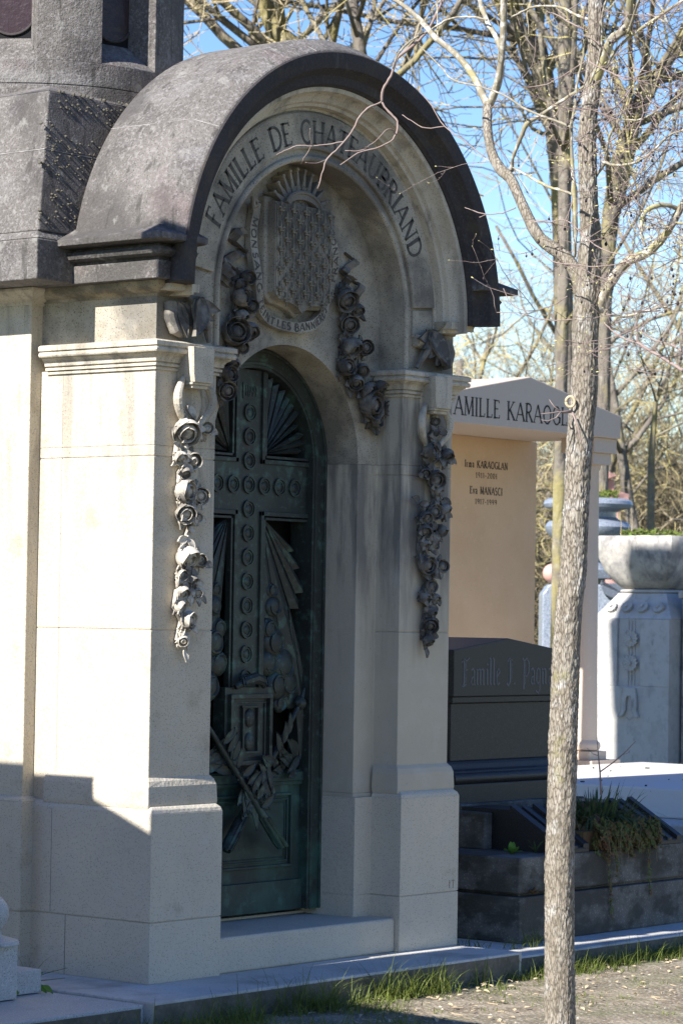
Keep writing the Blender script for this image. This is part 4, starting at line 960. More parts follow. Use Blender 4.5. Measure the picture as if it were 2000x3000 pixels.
for s,x0,x1,y0,y1,asp in (('Irma KARAOGLAN',1361,1486,1352,1372,.62),('1911-2001',1393,1455,1384,1399,.62),('Eva MANASCI',1376,1470,1428,1449,.62),('1917-1999',1391,1454,1461,1476,.62)):
    A=at(x0,(y0+y1)/2+8,KY0+.70); B=at(x1,(y0+y1)/2+8,KY0+.70); h=at((x0+x1)/2,y0,KY0+.70).z-at((x0+x1)/2,y1,KY0+.70).z
    ktext(s,(A.x+B.x)/2,(A.z+B.z)/2-h*.1,abs(h)*1.02,asp,(B.x-A.x))
for cx_ in (7.085,5.29):
    m=MB(); cy_=2.70
    m.box(cx_-.13,cx_+.13,cy_-.13,cy_+.13,2.575,2.6715); m.box(cx_-.105,cx_+.105,cy_-.105,cy_+.105,2.50,2.5745)
    cp=m.build('column',M_kara,KT,bevel=.003)
    m=MB(); m.lathe((cx_,cy_,0),[(.078,.71),(.072,1.2),(.070,2.0),(.068,2.46),(.078,2.48),(.078,2.5)],32); m.build('shaft',M_kara,cp,smooth=True)
    m=MB(); m.lathe((cx_,cy_,0),[(.07,.640),(.092,.650),(.100,.672),(.096,.692),(.082,.705),(.078,.712)],32); m.build('torus',M_kara,cp,smooth=True)
    m=MB(); m.box(cx_-.10,cx_+.10,cy_-.10,cy_+.10,.585,.640); m.box(cx_-.165,cx_+.165,cy_-.165,cy_+.9,.45,.5845); m.build('column_base',M_kara,cp,bevel=.003)
m=MB(); m.box(5.1,7.50,.50,2.545,.395,.562); m.box(5.1,7.5,2.545,3.6,.395,.448); m.build('tomb_slab',M_white,KT,bevel=.012)
m=MB(); m.box(4.75,7.85,.0,3.8,-.1,.394); m.build('base_block',M_greyslab,KT,bevel=.01)
m=MB(); rr=random.Random(5)
for k in range(20):
    a=rr.uniform(0,3.14); x,y=rr.uniform(5.15,7.4),rr.uniform(.6,2.4); L=rr.uniform(.006,.03)
    m.tube([(x,y,.566),(x+L*math.cos(a),y+L*math.sin(a),.566)],rr.uniform(.002,.005),4)
tag(m.build('fallen_twig_litter',M_blackpaint,KT),kind='stuff')

# ================================================================== URN TOMB (pale, square bowl)
ub=(10.014,3.917)      # front left corner of the pedestal: x = its sunny face, y = front
W_=.70
PT=empty('bowl_pedestal',(ub[0]+.35,ub[1]+.35,0),'pale stone pedestal carved with rosettes carrying a square planted bowl, at the right edge','planter pedestal')
m=MB(); cx_,cy_=ub[0]+W_/2,ub[1]+W_/2
m.box(ub[0],ub[0]+W_,ub[1],ub[1]+W_,-.1,1.500)
for y0_,y1_,z1_ in ((ub[1],cy_-.09,1.5),(cy_+.12,ub[1]+W_,1.5)): m.box(ub[0]-.022,ub[0]-.0005,y0_,y1_,.99,z1_)
m.box(ub[0]-.022,ub[0]-.0005,ub[1],ub[1]+W_,-.1,.9895)
m.rings([[(cx_-a,cy_-a,z),(cx_+a,cy_-a,z),(cx_+a,cy_+a,z),(cx_-a,cy_+a,z)] for a,z in ((.352,1.501),(.352,1.505),(.225,1.685),(.215,1.70))])
m.lathe((cx_,cy_,0),[(.205,1.70),(.225,1.705),(.232,1.715),(.225,1.725),(.20,1.73)],32,6,R(0))
ped=m.build('pedestal',M_urn,PT,bevel=.006)
m=MB(); m.lathe((cx_,cy_,0),[(.17,1.726),(.215,1.745),(.265,1.80),(.310,1.87),(.345,1.96),(.362,2.05),(.364,2.115),(.352,2.138),(.325,2.138),(.31,2.10),(.0,2.09)],64,12)
bowl=m.build('bowl',M_urndark,PT,smooth=True)
def ros(mb,f,u,v,r,petals=12,h=.026):
    for i in range(petals):
        a=2*math.pi*i/petals; ca,sa=math.cos(a),math.sin(a); p=[]
        for t,w_ in ((.28,.05),(.55,.14),(.85,.20),(1.0,.08)):
            p.append((t,w_))
        pl=[(u+r*(t*ca-w_*sa),v+r*(t*sa+w_*ca)) for t,w_ in p]+[(u+r*(t*ca+w_*sa),v+r*(t*sa-w_*ca)) for t,w_ in reversed(p)]
        mb.prism(pl,0,h,f); mb.tube([f(x,y,h) for x,y in pl+[pl[0]]],r*.06,4)
    mb.prism([(u+r*.26*math.cos(2*math.pi*i/12),v+r*.26*math.sin(2*math.pi*i/12)) for i in range(12)],0,h*1.6,f)
def rosette(f,u,v,r,n=12):
    m=MB(); ros(m,f,u,v,r,n); m.build('rosette',M_urn,ped)
fW=lambda u,v,a:(ub[0]-a-(.021 if v<.985 else 0),u,v)
yc=cy_
def fT(u,v,a):   # tapered face, v = distance up the slope from z 1.505
    s=(.352-.225)/.18; L=math.hypot(1,s); return (cx_-.352+s*v/L-a/L, u, 1.505+v/L+a*s/L)
for k in range(4): rosette(fT,yc+(1.5-k)*.142,.095,.047,12)
rosette(fW,yc,1.352,.064); rosette(fW,yc,1.165,.064)
m=MB()
for du in (-.028,0,.028):
    m.tube([fW(yc+du,1.49,.004),fW(yc+du,.99,.004)],.006,5)
pl=[(.0,.985),(.055,.975),(.07,.90),(.072,.80),(.095,.755),(.055,.76),(.03,.80),(.028,.88),(.015,.915),(-.015,.915),(-.028,.88),(-.03,.80),(-.055,.76),(-.095,.755),(-.072,.80),(-.07,.90),(-.055,.975)]
m.prism([(yc+a,b) for a,b in pl],0,.018,fW); m.tube([fW(yc+a,b,.018) for a,b in pl+[pl[0]]],.006,4)
m.tube([fW(yc+a,b,.004) for a,b in ((-.025,.75),(0,.73),(.025,.75))],.004,4)
m.build('tulip_relief',M_urn,ped)
def pottop(c,rad,z,par,seed,mt,tall=.06,n=500,name='green_plants'):
    rr=random.Random(seed); m=MB()
    for i in range(n):
        a=rr.uniform(0,6.28); r=rad*rr.random()**.5; p=Vector((c[0]+r*math.cos(a),c[1]+r*math.sin(a),z+rr.uniform(0,tall)))
        d=rr.uniform(.010,.024); u=Vector((rr.uniform(-1,1),rr.uniform(-1,1),rr.uniform(-.3,1))).normalized(); v=u.cross(Vector((rr.uniform(-1,1),rr.uniform(-1,1),.2))).normalized()
        m.add([tuple(p-u*d),tuple(p+v*d*.7),tuple(p+u*d),tuple(p-v*d*.7)],[(0,1,2,3)])
    o=m.build(name,mt,par); o['kind']='stuff'; return o
pottop((cx_,cy_),.31,2.085,PT,3,M_leaf,.06,500); pottop((cx_,cy_),.30,2.09,PT,13,M_grass,.10,500); pottop((cx_-.12,cy_+.1),.14,2.11,PT,4,M_grass,.07,260)
m=MB()
for dx,dy,h in ((-.25,.18,.22),(-.22,.10,.26),(-.1,.2,.12)):
    m.tube([(cx_+dx,cy_+dy,2.1),(cx_+dx+.01,cy_+dy,2.1+h*.6),(cx_+dx-.01,cy_+dy,2.1+h)],[.003,.002,.001],4)
m.build('dry_stalk',M_dry,PT)
# dark block the pedestal stands against, right edge of the photo
m=MB(); m.box(ub[0]+.12,ub[0]+3.2,ub[1]-.9,ub[1]-.02,-.1,1.66); m.box(ub[0]+.06,ub[0]+3.3,ub[1]-.96,ub[1]-.021,1.661,1.72)
o=m.build('dark_tomb_block',M_urndark,bevel=.01); tag(o,'dark weathered stone block with a ledge, partly shown right of the rosette pedestal','tomb')

# ================================================================== BLUE GREY GRANITE TOMB WITH URN
D=27.0; s_=FPX/D
g0=atd(1725,2000,D)
GT=empty('blue_granite_tomb',(g0.x,g0.y,0),'blue grey speckled granite tomb with a dark granite urn of grass, behind the beige portico','tomb')
OFF[GT]=Vector((g0.x,g0.y,0))
def gz(py): return 1.5-(py-1806)/s_
m=MB()
# scrolled back slab facing the camera side; profile across the -X face
def GU(px): # horizontal position along the view's right vector
    return (px-1725)/s_
rv=Vector((.62768,-.77832,0)); fv=Vector((.77758,.62780,0)); O=Vector((g0.x,g0.y,0))
fG=lambda u,v,a:tuple(O+rv*u+fv*a+Vector((0,0,v)))
prof=[(1585,2300),(1585,1735),(1596,1722),(1600,1712),(1612,1706),(1840,1706),(1805,1744),(1800,1760),(1800,2300)]
m.prism([(GU(a),gz(b)) for a,b in prof],0,.5,fG); gb=m.build('granite_block',M_granB,GT,bevel=.015)
m=MB(); m.prism([(GU(a),gz(b)) for a,b in ((1622,1706),(1668,1706),(1668,1684),(1622,1680))],.1,.4,fG); m.build('granite_step',M_granB,GT,bevel=.01)
m=MB(); m.prism([(GU(a),gz(b)) for a,b in ((1757,1690),(1757,1715),(1766,1735),(1785,1745),(1845,1748),(1845,1702),(1757,1702))],-.06,-.002,fG); m.prism([(GU(a),gz(b)) for a,b in ((1700,1660),(1790,1665),(1810,1690),(1700,1690))],-.02,.3,fG); m.build('dark_bracket',M_granD,GT,bevel=.01)
m=MB(); uc=O+fv*.35; k_=1/s_
prof=[(20,1690),(60,1688),(75,1670),(60,1655),(45,1640),(60,1600),(100,1575),(125,1550),(128,1535),(118,1520),(92,1512),(85,1505),(85,1490),(100,1482),(128,1478),(133,1468),(130,1458),(118,1451),(105,1450),(98,1460),(0,1462)]
m.lathe((uc.x,uc.y,0),[(a*k_,gz(b)+.35*.0) for a,b in prof],48); urn=m.build('urn',M_granB,GT,smooth=True)
pottop((uc.x,uc.y),.30,gz(1458),GT,8,M_grass,.10,900)
m=MB(); bp_=O+fv*.1+rv*GU(1615); m.ball((bp_.x,bp_.y,gz(1675)),28*k_,28,18); o=m.build('granite_ball',M_pink,smooth='all'); tag(o,'polished pink granite ball resting on the blue grey granite tomb','stone ball')
# pink monument far behind
D2=33.0; s2=FPX/D2; p0=atd(1790,1500,D2); O2=Vector((p0.x,p0.y,0))
f2=lambda u,v,a:tuple(O2+rv*u+fv*a+Vector((0,0,v))); U2=lambda px:(px-1790)/s2; Z2=lambda py:1.5-(py-1806)/s2
m=MB()
m.prism([(U2(a),Z2(b)) for a,b in ((1735,2300),(1735,1400),(1776,1400),(1776,1442),(1812,1442),(1812,1432),(1842,1440),(1842,1470),(1812,1494),(1800,2300))],0,.3,f2)
m.prism([(U2(a),Z2(b)) for a,b in ((1776,1398),(1800,1398),(1800,1441),(1776,1441))],.08,.3,f2)
m.prism([(U2(a),Z2(b)) for a,b in ((1728,1395),(1780,1397),(1808,1388),(1775,1371),(1728,1374))],-.03,.32,f2)
o=m.build('pink_monument',M_pink,bevel=.01); tag(o,'angular pink granite monument with a capped upright, far behind the grassy urn','monument')

# ================================================================== SPECKLED GRANITE TOMB, left edge
LT=empty('speckled_granite_tomb',(-1.6,.8,-.01),'light speckled granite tomb with a stone ball at the bottom left edge','tomb')
m=MB(); m.prismz([(-.42,-.352),(-.395,-.34),(-.372,3.0),(-2.8,3.0),(-2.8,-.33)],-.30,-.008); s2b=m.build('slab',M_granL,LT,bevel=.006)
m=MB(); m.box(-2.8,-.43,-.358,-.3535,-.30,-.02); m.build('mossy_edge',M_slabside,s2b)
m=MB(); m.box(-1.2,-.447,.16,1.9,-.004,.088); m.build('low_kerb',M_granL,LT,bevel=.004)
m=MB(); m.box(-1.4,-.655,.085,.50,-.004,.205); m.lathe((-.73,.17,0),[(.12,.2052),(.115,.222),(.10,.226),(.05,.24),(.045,.26)],24); m.build('corner_block',M_granL,LT,bevel=.004)
m=MB(); m.ball((-.73,.17,.325),.076,36,24); m.build('stone_ball',M_granL,LT,smooth='all')
# unseen stepped stone, added outside the frame to shade the mausoleum's foot
m=MB(); m.prismx([(-1.25,-.1),(2.2,-.1),(2.2,2.60),(.46,2.60),(.45,2.50),(.12,2.37),(-.20,2.21),(-.62,2.18),(-1.25,2.14)],-3.0,-2.42)
m.box(-3.0,-2.421,-.135,.13,2.2,2.60); m.box(-3.0,-2.421,-.235,.13,2.601,3.25); m.box(-2.95,-2.43,-.2,.06,3.251,4.8)  # stacked boxes added only to throw shade along the slab front
m.build('shade_headstone',M_limeclean,LT,bevel=.01)
# neighbouring tomb farther along the same row outside the frame is left out

# tall narrow chapel added unseen behind the mausoleum to shade the rosette pedestal
HC=empty('shade_chapel',(3.75,4.2,0),'unseen tall narrow chapel in the second row, hidden behind the mausoleum','shade_caster')
m=MB(); m.box(3.4,4.1,3.72,4.69,-.1,5.9); m.box(3.34,4.16,3.66,4.75,0,.5); m.box(3.34,4.16,3.66,4.75,5.6,5.75); m.build('walls',M_limeclean,HC,bevel=.01)
m=MB(); m.rings([[(3.36,3.68,5.9),(4.14,3.68,5.9),(4.14,4.73,5.9),(3.36,4.73,5.9)],[(3.6,3.9,6.5),(3.9,3.9,6.5),(3.9,4.6,6.5),(3.6,4.6,6.5)]]); m.build('roof',M_lava,HC,bevel=.01)
# ================================================================== YOUNG TREE in front
def T(px,py,D): return atd(px,py,D)
def smooth(pts,rad,k=4):
    P=[Vector(p) for p in pts]; out=[];ro=[]; n=len(P)
    for i in range(n-1):
        p0=P[max(i-1,0)];p1=P[i];p2=P[i+1];p3=P[min(i+2,n-1)]
        for j in range(k):
            t=j/k; out.append(.5*((2*p1)+(p2-p0)*t+(2*p0-5*p1+4*p2-p3)*t*t+(3*p1-p0-3*p2+p3)*t**3)); ro.append(rad[i]+(rad[i+1]-rad[i])*t)
    out.append(P[-1]); ro.append(rad[-1]); return out,ro
YD=10.5
ysc=YD/FPX
YT=empty('young_tree',tuple(atd(1640,3125,YD)),'slender young bare tree with scaly bark in the foreground, right of the mausoleum','tree')
trunk=[(1641,3150,48),(1639,3000,45),(1639,2760,44),(1639,2514,42),(1645,2330,42),(1649,2157,42),(1665,1800,39),(1655,2000,41),(1678,1670,38),(1695,1335,38),(1710,1143,39),(1714,1000,38),(1715,940,39),(1721,867,37),(1730,705,31),(1725,620,28),(1722,542,27),(1720,380,26),(1731,271,25),(1742,163,23),(1745,0,22),(1748,-160,20),(1745,-400,15),(1752,-700,7)]
trunk.sort(key=lambda q:-q[1])
P,Rd=smooth([T(x,y,YD) for x,y,r in trunk],[r*ysc for x,y,r in trunk],10)
def barktube(mb,P,Rd,n=56,amp=.0034,sub=1,seed=0):
    rows=[]; L=0
    for i,p in enumerate(P):
        if i: L+=(p-P[i-1]).length
        d=(P[min(i+1,len(P)-1)]-P[max(i-1,0)]).normalized(); a=d.cross(Vector((0.1,1,0))).normalized(); b=a.cross(d); row=[]
        for k in range(n):
            t=2*math.pi*k/n; c,s=math.cos(t),math.sin(t)
            q=Vector((c*Rd[i]*105+seed,s*Rd[i]*105,L*22)); q=q+noise.noise_vector(q*.8)*.8; w=noise.voronoi(q)[0]; e=min(w[1]-w[0],.45)*(.7+.8*abs(noise.noise(q*.35)))
            h=amp*(e*2.6-.6)+amp*.7*noise.noise(Vector((c*3,s*3,L*5+seed)))+amp*.5*noise.noise(Vector((c*Rd[i]*300,s*Rd[i]*300,L*120)))
            row.append(tuple(p+(a*c-b*s)*(Rd[i]+h)))
        rows.append(row)
    mb.rings(rows)
def dens(P,Rd,step):
    out=[];ro=[]
    for i in range(len(P)-1):
        n=max(1,int((P[i+1]-P[i]).length/step))
        for j in range(n): out.append(P[i].lerp(P[i+1],j/n)); ro.append(Rd[i]+(Rd[i+1]-Rd[i])*j/n)
    out.append(P[-1]); ro.append(Rd[-1]); return out,ro
m=MB(); P2,R2=dens(P,Rd,.0045); barktube(m,P2,R2,96,.0032); tk=m.build('trunk',M_barkY,YT,smooth='all')
# pruning scar
m=MB(); c=T(1670,1177,YD-.052); n_=(CAM-c).normalized(); sd=n_.cross(Vector((0,0,1))).normalized(); up=sd.cross(n_)
m.tube([tuple(c+sd*(.0155*math.cos(2*math.pi*i/16))+up*(.019*math.sin(2*math.pi*i/16))) for i in range(17)],.0055,6); m.build('pruning_scar',M_dry,tk,smooth='all')
def C3(L,dd=0): return [(1150+x/1.8447,y/1.8447,r/1.8447) for x,y,r in L]
BR=[ # name, points (crop units), depth start, depth end
 (C3([(1040,1650,40),(1000,1500,38),(930,1390,37),(800,1290,34),(730,1170,31),(680,1060,29),(640,970,30),(590,920,31),(545,850,28),(520,760,25),(510,650,26),(515,560,27)]),10.5,10.9),
 (C3([(515,570,24),(490,520,20),(430,400,20),(340,290,18),(240,210,17),(180,140,15),(100,60,14),(0,-10,13),(-120,-60,11),(-260,-130,8)]),10.9,11.2),
 (C3([(520,570,24),(550,500,22),(575,400,20),(592,250,19),(600,120,18),(600,0,18),(610,-150,16),(600,-330,12)]),10.9,10.7),
 (C3([(560,480,16),(590,380,17),(585,280,17),(560,200,16),(510,110,15),(470,0,15),(450,-120,13)]),10.88,11.3),
 (C3([(640,920,14),(650,850,12),(680,770,12),(725,670,13),(800,620,12),(900,550,12),(1010,480,11),(1080,430,9)]),10.75,10.5),
 (C3([(985,1390,9),(985,1200,14),(980,1030,15),(968,850,11),(965,690,11),(985,560,9),(1000,430,8),(1030,300,7),(1035,180,5)]),10.4,10.3),
 (C3([(985,1055,9),(920,1030,9),(850,1010,9),(770,970,9),(700,930,7),(650,905,6)]),10.4,10.6),
 (C3([(970,690,9),(880,650,8),(740,600,8),(600,510,7),(480,470,6),(330,430,6),(260,360,5),(150,250,4)]),10.4,10.9),
 (C3([(1110,1680,30),(1140,1600,26),(1200,1490,28),(1270,1410,27),(1380,1360,24),(1470,1270,22),(1530,1170,20),(1590,1060,18),(1680,930,15)]),10.5,10.3),
 (C3([(1545,1130,15),(1500,1110,14),(1440,1108,14),(1375,1135,13),(1345,1190,13),(1345,1260,12),(1365,1330,9)]),10.35,10.2),
 (C3([(1450,1290,8),(1520,1210,8),(1568,1205,8),(1680,1220,6)]),10.4,10.1),
 (C3([(1085,470,26),(1120,380,24),(1150,300,23),(1180,215,24),(1245,165,22),(1278,100,20),(1280,0,20),(1300,-150,16)]),10.5,10.2),
 (C3([(1160,350,9),(1220,250,10),(1330,160,11),(1450,80,11),(1568,0,10),(1700,-90,8)]),10.5,10.0),
 (C3([(1270,180,9),(1310,60,9),(1330,0,8),(1350,-100,6)]),10.2,10.0),
 (C3([(1060,460,8),(1110,330,8),(1130,200,7),(1130,80,7),(1160,-20,6)]),10.35,10.2),
 (C3([(1100,950,11),(1150,860,10),(1170,740,9),(1220,650,8),(1225,640,7)]),10.5,10.3),
 (C3([(1130,870,9),(1200,890,9),(1300,880,9),(1400,820,8),(1480,740,7),(1568,700,6),(1700,660,5)]),10.4,10.0),
 (C3([(1225,640,6),(1260,540,5),(1330,400,5),(1400,300,4)]),10.3,10.1),
 (C3([(1225,645,6),(1350,640,5),(1480,560,5),(1600,470,4)]),10.3,10.0),
 (C3([(510,105,8),(470,95,8),(400,88,7),(300,100,7),(220,150,6),(100,215,6),(30,290,6),(0,370,5)]),11.1,11.3),
 (C3([(1060,100,9),(990,80,9),(930,45,8),(860,30,8),(760,35,8),(690,65,8),(620,100,8)]),10.5,10.8),
 (C3([(1150,1695,9),(1250,1710,8),(1330,1690,7),(1450,1660,6),(1568,1630,5)]),10.5,10.1),
 (C3([(240,205,6),(243,130,6),(240,0,5),(240,-100,4)]),11.2,11.3),
]
def C2(L,k=1.0): return [(500+x/1.568,100+y/1.568,r/1.568) for x,y,r in L]
BR+= [
 (C2([(1250,-160,9),(1180,-20,8),(1100,60,9),(1040,110,9),(1010,190,8),(975,250,8),(968,310,8)]),11.3,11.35),
 (C2([(968,310,7),(1000,355,7),(1035,390,7),(1042,430,7),(1020,480,5),(960,515,5),(860,545,4),(780,600,3)]),11.35,11.3),
 (C2([(968,310,6),(905,340,6),(860,390,6),(830,450,5),(770,520,5),(720,570,5),(700,620,4),(675,710,3)]),11.35,11.25),
 (C2([(800,490,4),(720,505,4),(650,512,4),(580,512,4),(520,535,3),(485,555,2)]),11.3,11.3),
 (C2([(650,512,3),(640,470,3),(640,430,2)]),11.3,11.25),(C2([(645,512,3),(620,555,3),(598,595,2)]),11.3,11.35),
 (C2([(720,572,3),(670,590,3),(620,588,2)]),11.3,11.2),(C2([(1035,460,4),(1000,432,3),(940,490,3),(895,520,2)]),11.3,11.2),
 (C2([(900,525,3),(850,535,3),(800,533,2)]),11.2,11.2),
 (C3([(280,680,4),(180,690,4),(100,650,3),(50,620,3)]),11.2,11.3),
 (C3([(500,850,4),(400,770,4),(280,680,4),(210,570,3),(120,460,3)]),11.0,11.3),
 (C3([(665,1120,5),(590,1150,4),(500,1155,4),(430,1135,3),(390,1120,3)]),10.8,11.0),(C3([(510,1155,3),(470,1172,2)]),10.9,10.9),
 (C3([(1000,1430,4),(860,1410,4),(780,1340,4),(715,1300,3)]),10.3,10.5),
 (C3([(1330,1370,4),(1240,1420,4),(1100,1440,4),(1000,1430,4)]),10.2,10.3),
 (C3([(720,1190,3),(830,1200,4),(940,1190,4),(1030,1270,4),(1120,1340,4),(1240,1375,4),(1340,1375,4)]),10.5,10.2),
 (C3([(980,1725,4),(880,1730,4),(780,1720,4),(680,1690,3),(560,1690,2)]),10.5,10.9),
 (C3([(940,1600,3),(860,1650,3),(740,1680,3),(640,1640,3),(600,1560,2)]),10.5,10.9),
 (C3([(1060,330,5),(1130,370,5),(1190,395,4),(1260,432,4)]),10.2,10.0),
 (C3([(1040,330,4),(960,380,4),(840,450,4),(730,468,3)]),10.3,10.5),
 (C3([(1050,160,5),(960,120,5),(880,75,4),(830,60,3)]),10.4,10.6),
 (C3([(1568,2000,11),(1500,1960,10),(1400,1900,9),(1320,1850,9),(1250,1830,7),(1180,1780,5),(1140,1740,4)]),9.7,10.1),
 (C3([(1320,1850,6),(1315,1780,5),(1310,1700,4),(1270,1640,3),(1210,1560,3)]),10.0,10.2),
 (C3([(1568,1900,6),(1490,1860,5),(1400,1830,4),(1330,1780,3)]),9.7,9.9),
]
tw=random.Random(77); twig=MB(); bud=MB(); fruit=MB(); ends=[]
for i,(L,d0,d1) in enumerate(BR):
    n=len(L); pts=[T(x,y,d0+(d1-d0)*k/(n-1)) for k,(x,y,r) in enumerate(L)]; rad=[max(r*(.8 if r<7 else 1),1.3)*ysc for x,y,r in L]
    P,Rd=smooth(pts,rad,4)
    big=max(rad)>.0125
    m=MB()
    if big:
        P2,R2=dens(P,Rd,.009); barktube(m,P2,R2,28,.0016,seed=i)
    else:
        m.tube([p+Vector((tw.uniform(-1,1),tw.uniform(-1,1),tw.uniform(-1,1)))*.0015 for p in P],[r*tw.uniform(.85,1.2) for r in Rd],7)
    if big or i<23: m.build('branch',M_barkY if max(rad)>.02 else M_branch,YT,smooth='all')
    else:
        n0=len(twig.V); twig.V+=m.V; twig.F+=[tuple(n0+a for a in f) for f in m.F]
    if i not in (23,24,25,26): 
        for p in P[2:]: ends.append((p,i,L))
def twigrun(p,d,L,r,depth,budy=True):
    n=max(4,int(L/.03)); P=[p]; dd=d.normalized()
    sag=Vector((tw.uniform(-.5,.5),tw.uniform(-.5,.5),tw.uniform(-.15,.45)))
    for j in range(n):
        dd=(dd+Vector((tw.uniform(-1,1),tw.uniform(-1,1),tw.uniform(-1,1)))*.20+sag*.07).normalized(); P.append(P[-1]+dd*L/n)
        if depth>0 and tw.random()<.30:
            s=dd.cross(Vector((tw.uniform(-1,1),tw.uniform(-1,1),tw.uniform(-1,1)))).normalized(); twigrun(P[-1],dd*.55+s*.8,L*tw.uniform(.25,.55),r*.65,depth-1)
        if tw.random()<.35:
            q=P[-1]; s=Vector((tw.uniform(-1,1),tw.uniform(-1,1),tw.uniform(-.2,1))).normalized(); twig.tube([q,q+s*.007],[.0016,.001],3)
        if p.dot(RX)>CAM.dot(RX)+.55 and tw.random()<.045:
            q=P[-1]+Vector((0,0,-.012)); fruit.tube([P[-1],q],.0008,3); fruit.ball(q,tw.uniform(.0035,.0055),6,4,(1,1,1.4))
    twig.tube(P,[r*(1-.65*j/n) for j in range(n+1)],4)
    if tw.random()<.35: bud.ball(P[-1],.0024,5,4,(1,1,2.6),dd.to_track_quat('Z','Y').to_matrix())
    else: bud.ball(P[-1],.002,4,3,(1,1,2),dd.to_track_quat('Z','Y').to_matrix())
tw.shuffle(ends)
cnt=0
for p,i,L in ends:
    sx=FPX*(p-CAM).dot(RX)/(p-CAM).dot(RZ)+1000; sy=1500+FPX*(p-CAM).dot(RY)/(p-CAM).dot(RZ)
    if sx<1420 and tw.random()<.97: continue
    if sx<1650 and tw.random()<.72: continue
    if cnt>115: break
    cnt+=1
    rt=tw.uniform(-.3,1) if sx>1650 else tw.uniform(-.6,.6)
    d=RX*rt+Vector((0,0,1))*tw.uniform(-.35,.6)+RZ*tw.uniform(-.5,.5)
    twigrun(p,d,tw.uniform(.12,.42),tw.uniform(.0014,.0026),2 if sx>1650 else 1)
# twigs of the upper right crown that hang in from outside the frame
for k in range(46):
    p=T(tw.uniform(1800,2150),tw.uniform(-100,800),tw.uniform(9.8,11.2)); twigrun(p,RX*tw.uniform(-1,.2)+Vector((0,0,tw.uniform(-.4,.5)))+RZ*tw.uniform(-.4,.4),tw.uniform(.2,.5),tw.uniform(.0016,.0028),2)
for k in range(9):
    p=T(tw.uniform(1850,2060),tw.uniform(900,1100),tw.uniform(9.6,10.2)); twigrun(p,RX*tw.uniform(-1,-.3)+Vector((0,0,tw.uniform(-.3,.4))),tw.uniform(.15,.35),tw.uniform(.0016,.0028),1)
tag(twig.build('twigs',M_twig,YT,smooth='all'),kind='stuff'); tag(bud.build('buds',M_bud,YT,smooth='all'),kind='stuff'); tag(fruit.build('dry_fruit',M_berry,YT,smooth='all'),kind='stuff')
# short pruned spur on the trunk
m=MB(); m.tube([T(1672,1205,10.45),T(1650,1207,10.43),T(1640,1206,10.4),T(1612,1210,10.38),T(1585,1212,10.36)],[.006,.005,.0035,.0025,.0015],5); m.tube([T(1642,1206,10.4),T(1628,1224,10.38),T(1605,1233,10.36),T(1585,1230,10.35)],[.003,.0025,.002,.001],5); m.tube([T(1640,1204,10.4),T(1622,1190,10.4),T(1608,1170,10.4)],[.003,.002,.001],5)
m.build('spur',M_twig,YT,smooth='all')
m=MB(); m.tube([T(1676,1208,10.435),T(1692,1250,10.42),T(1700,1290,10.41),T(1712,1322,10.42)],[.004,.003,.0025,.001],5); m.build('spur',M_twig,YT,smooth='all')

# ================================================================== BACKGROUND TREES
def bgtree(name,label,base,H,r0,seed,lean=(0,0),levels=4,spread=.55,group='bare trees behind the tombs',upbias=.25,twigL=.9,kids=(3,4),droop=.0,fork=.35,matT=None,trunkpts=None,tmax=5200,twr=.006):
    g=random.Random(seed); E=empty(name,base,label,'tree',group); tr=MB(); br=MB(); tg=MB(); cntr=[0]
    base=Vector(base)
    def limb(p,d,L,r,lev):
        n=7 if lev<2 else 5; P=[p]; dd=d.normalized(); bend=Vector((g.uniform(-1,1),g.uniform(-1,1),g.uniform(-.3,.6)))*(.10 if lev else .03)
        for j in range(n):
            w=.10+.07*lev
            dd=(dd+bend+Vector((g.uniform(-1,1),g.uniform(-1,1),g.uniform(-1,1)))*w+Vector((0,0,(upbias if lev<3 else -droop)*.25))).normalized(); P.append(P[-1]+dd*L/n)
        rr_=[r*(1-.55*j/n) for j in range(n+1)]
        mb=tr if lev==0 else (br if lev<3 else tg)
        if lev>=3:
            if cntr[0]>tmax: return
            cntr[0]+=1
        mb.tube(P,rr_,8 if lev==0 else (6 if lev<2 else (4 if lev==2 else 3)),cap=lev<2)
        if lev>=levels: return
        k=g.randint(*kids) + (2 if lev>=2 else 0)
        for c in range(k):
            j=g.randint(max(1,int(n*(fork if lev==0 else .2))),n); q=P[j]; s=dd.cross(Vector((g.uniform(-1,1),g.uniform(-1,1),g.uniform(-1,1)))).normalized()
            nd=(P[j]-P[j-1]).normalized()*(1-spread)+s*spread*g.uniform(.7,1.3)
            limb(q,nd,L*g.uniform(.45,.75)*(1 if lev<2 else twigL),max(rr_[j]*g.uniform(.42,.68),twr),lev+1)
    if trunkpts:
        P=[Vector(q[:3]) for q in trunkpts]; Rr=[q[3] for q in trunkpts]; P,Rr=smooth(P,Rr,3)
        tr.tube(P,Rr,10); n=len(P)
        for c in range(kids[1]*3):
            j=g.randint(int(n*fork),n-1); d0=(P[j]-P[j-1]).normalized(); s=d0.cross(Vector((g.uniform(-1,1),g.uniform(-1,1),g.uniform(-1,1)))).normalized()
            limb(P[j],d0*(1-spread)+s*spread,H*g.uniform(.22,.42),Rr[j]*g.uniform(.3,.6),1)
    else: limb(base,Vector((lean[0],lean[1],1)),H*.55,r0,0)
    tr.build('trunk',matT or M_barkB,E,smooth='all'); br.build('limbs',M_barkB,E,smooth='all'); o=tg.build('crown_twigs',M_twigB,E); o['kind']='stuff'
    return E
def gp(px,D): 
    p=atd(px,1806,D); return (p.x,p.y,-.1)
def tp(L,D): return [(*atd(x,y,D),r*.68*D/FPX) for x,y,r in L]
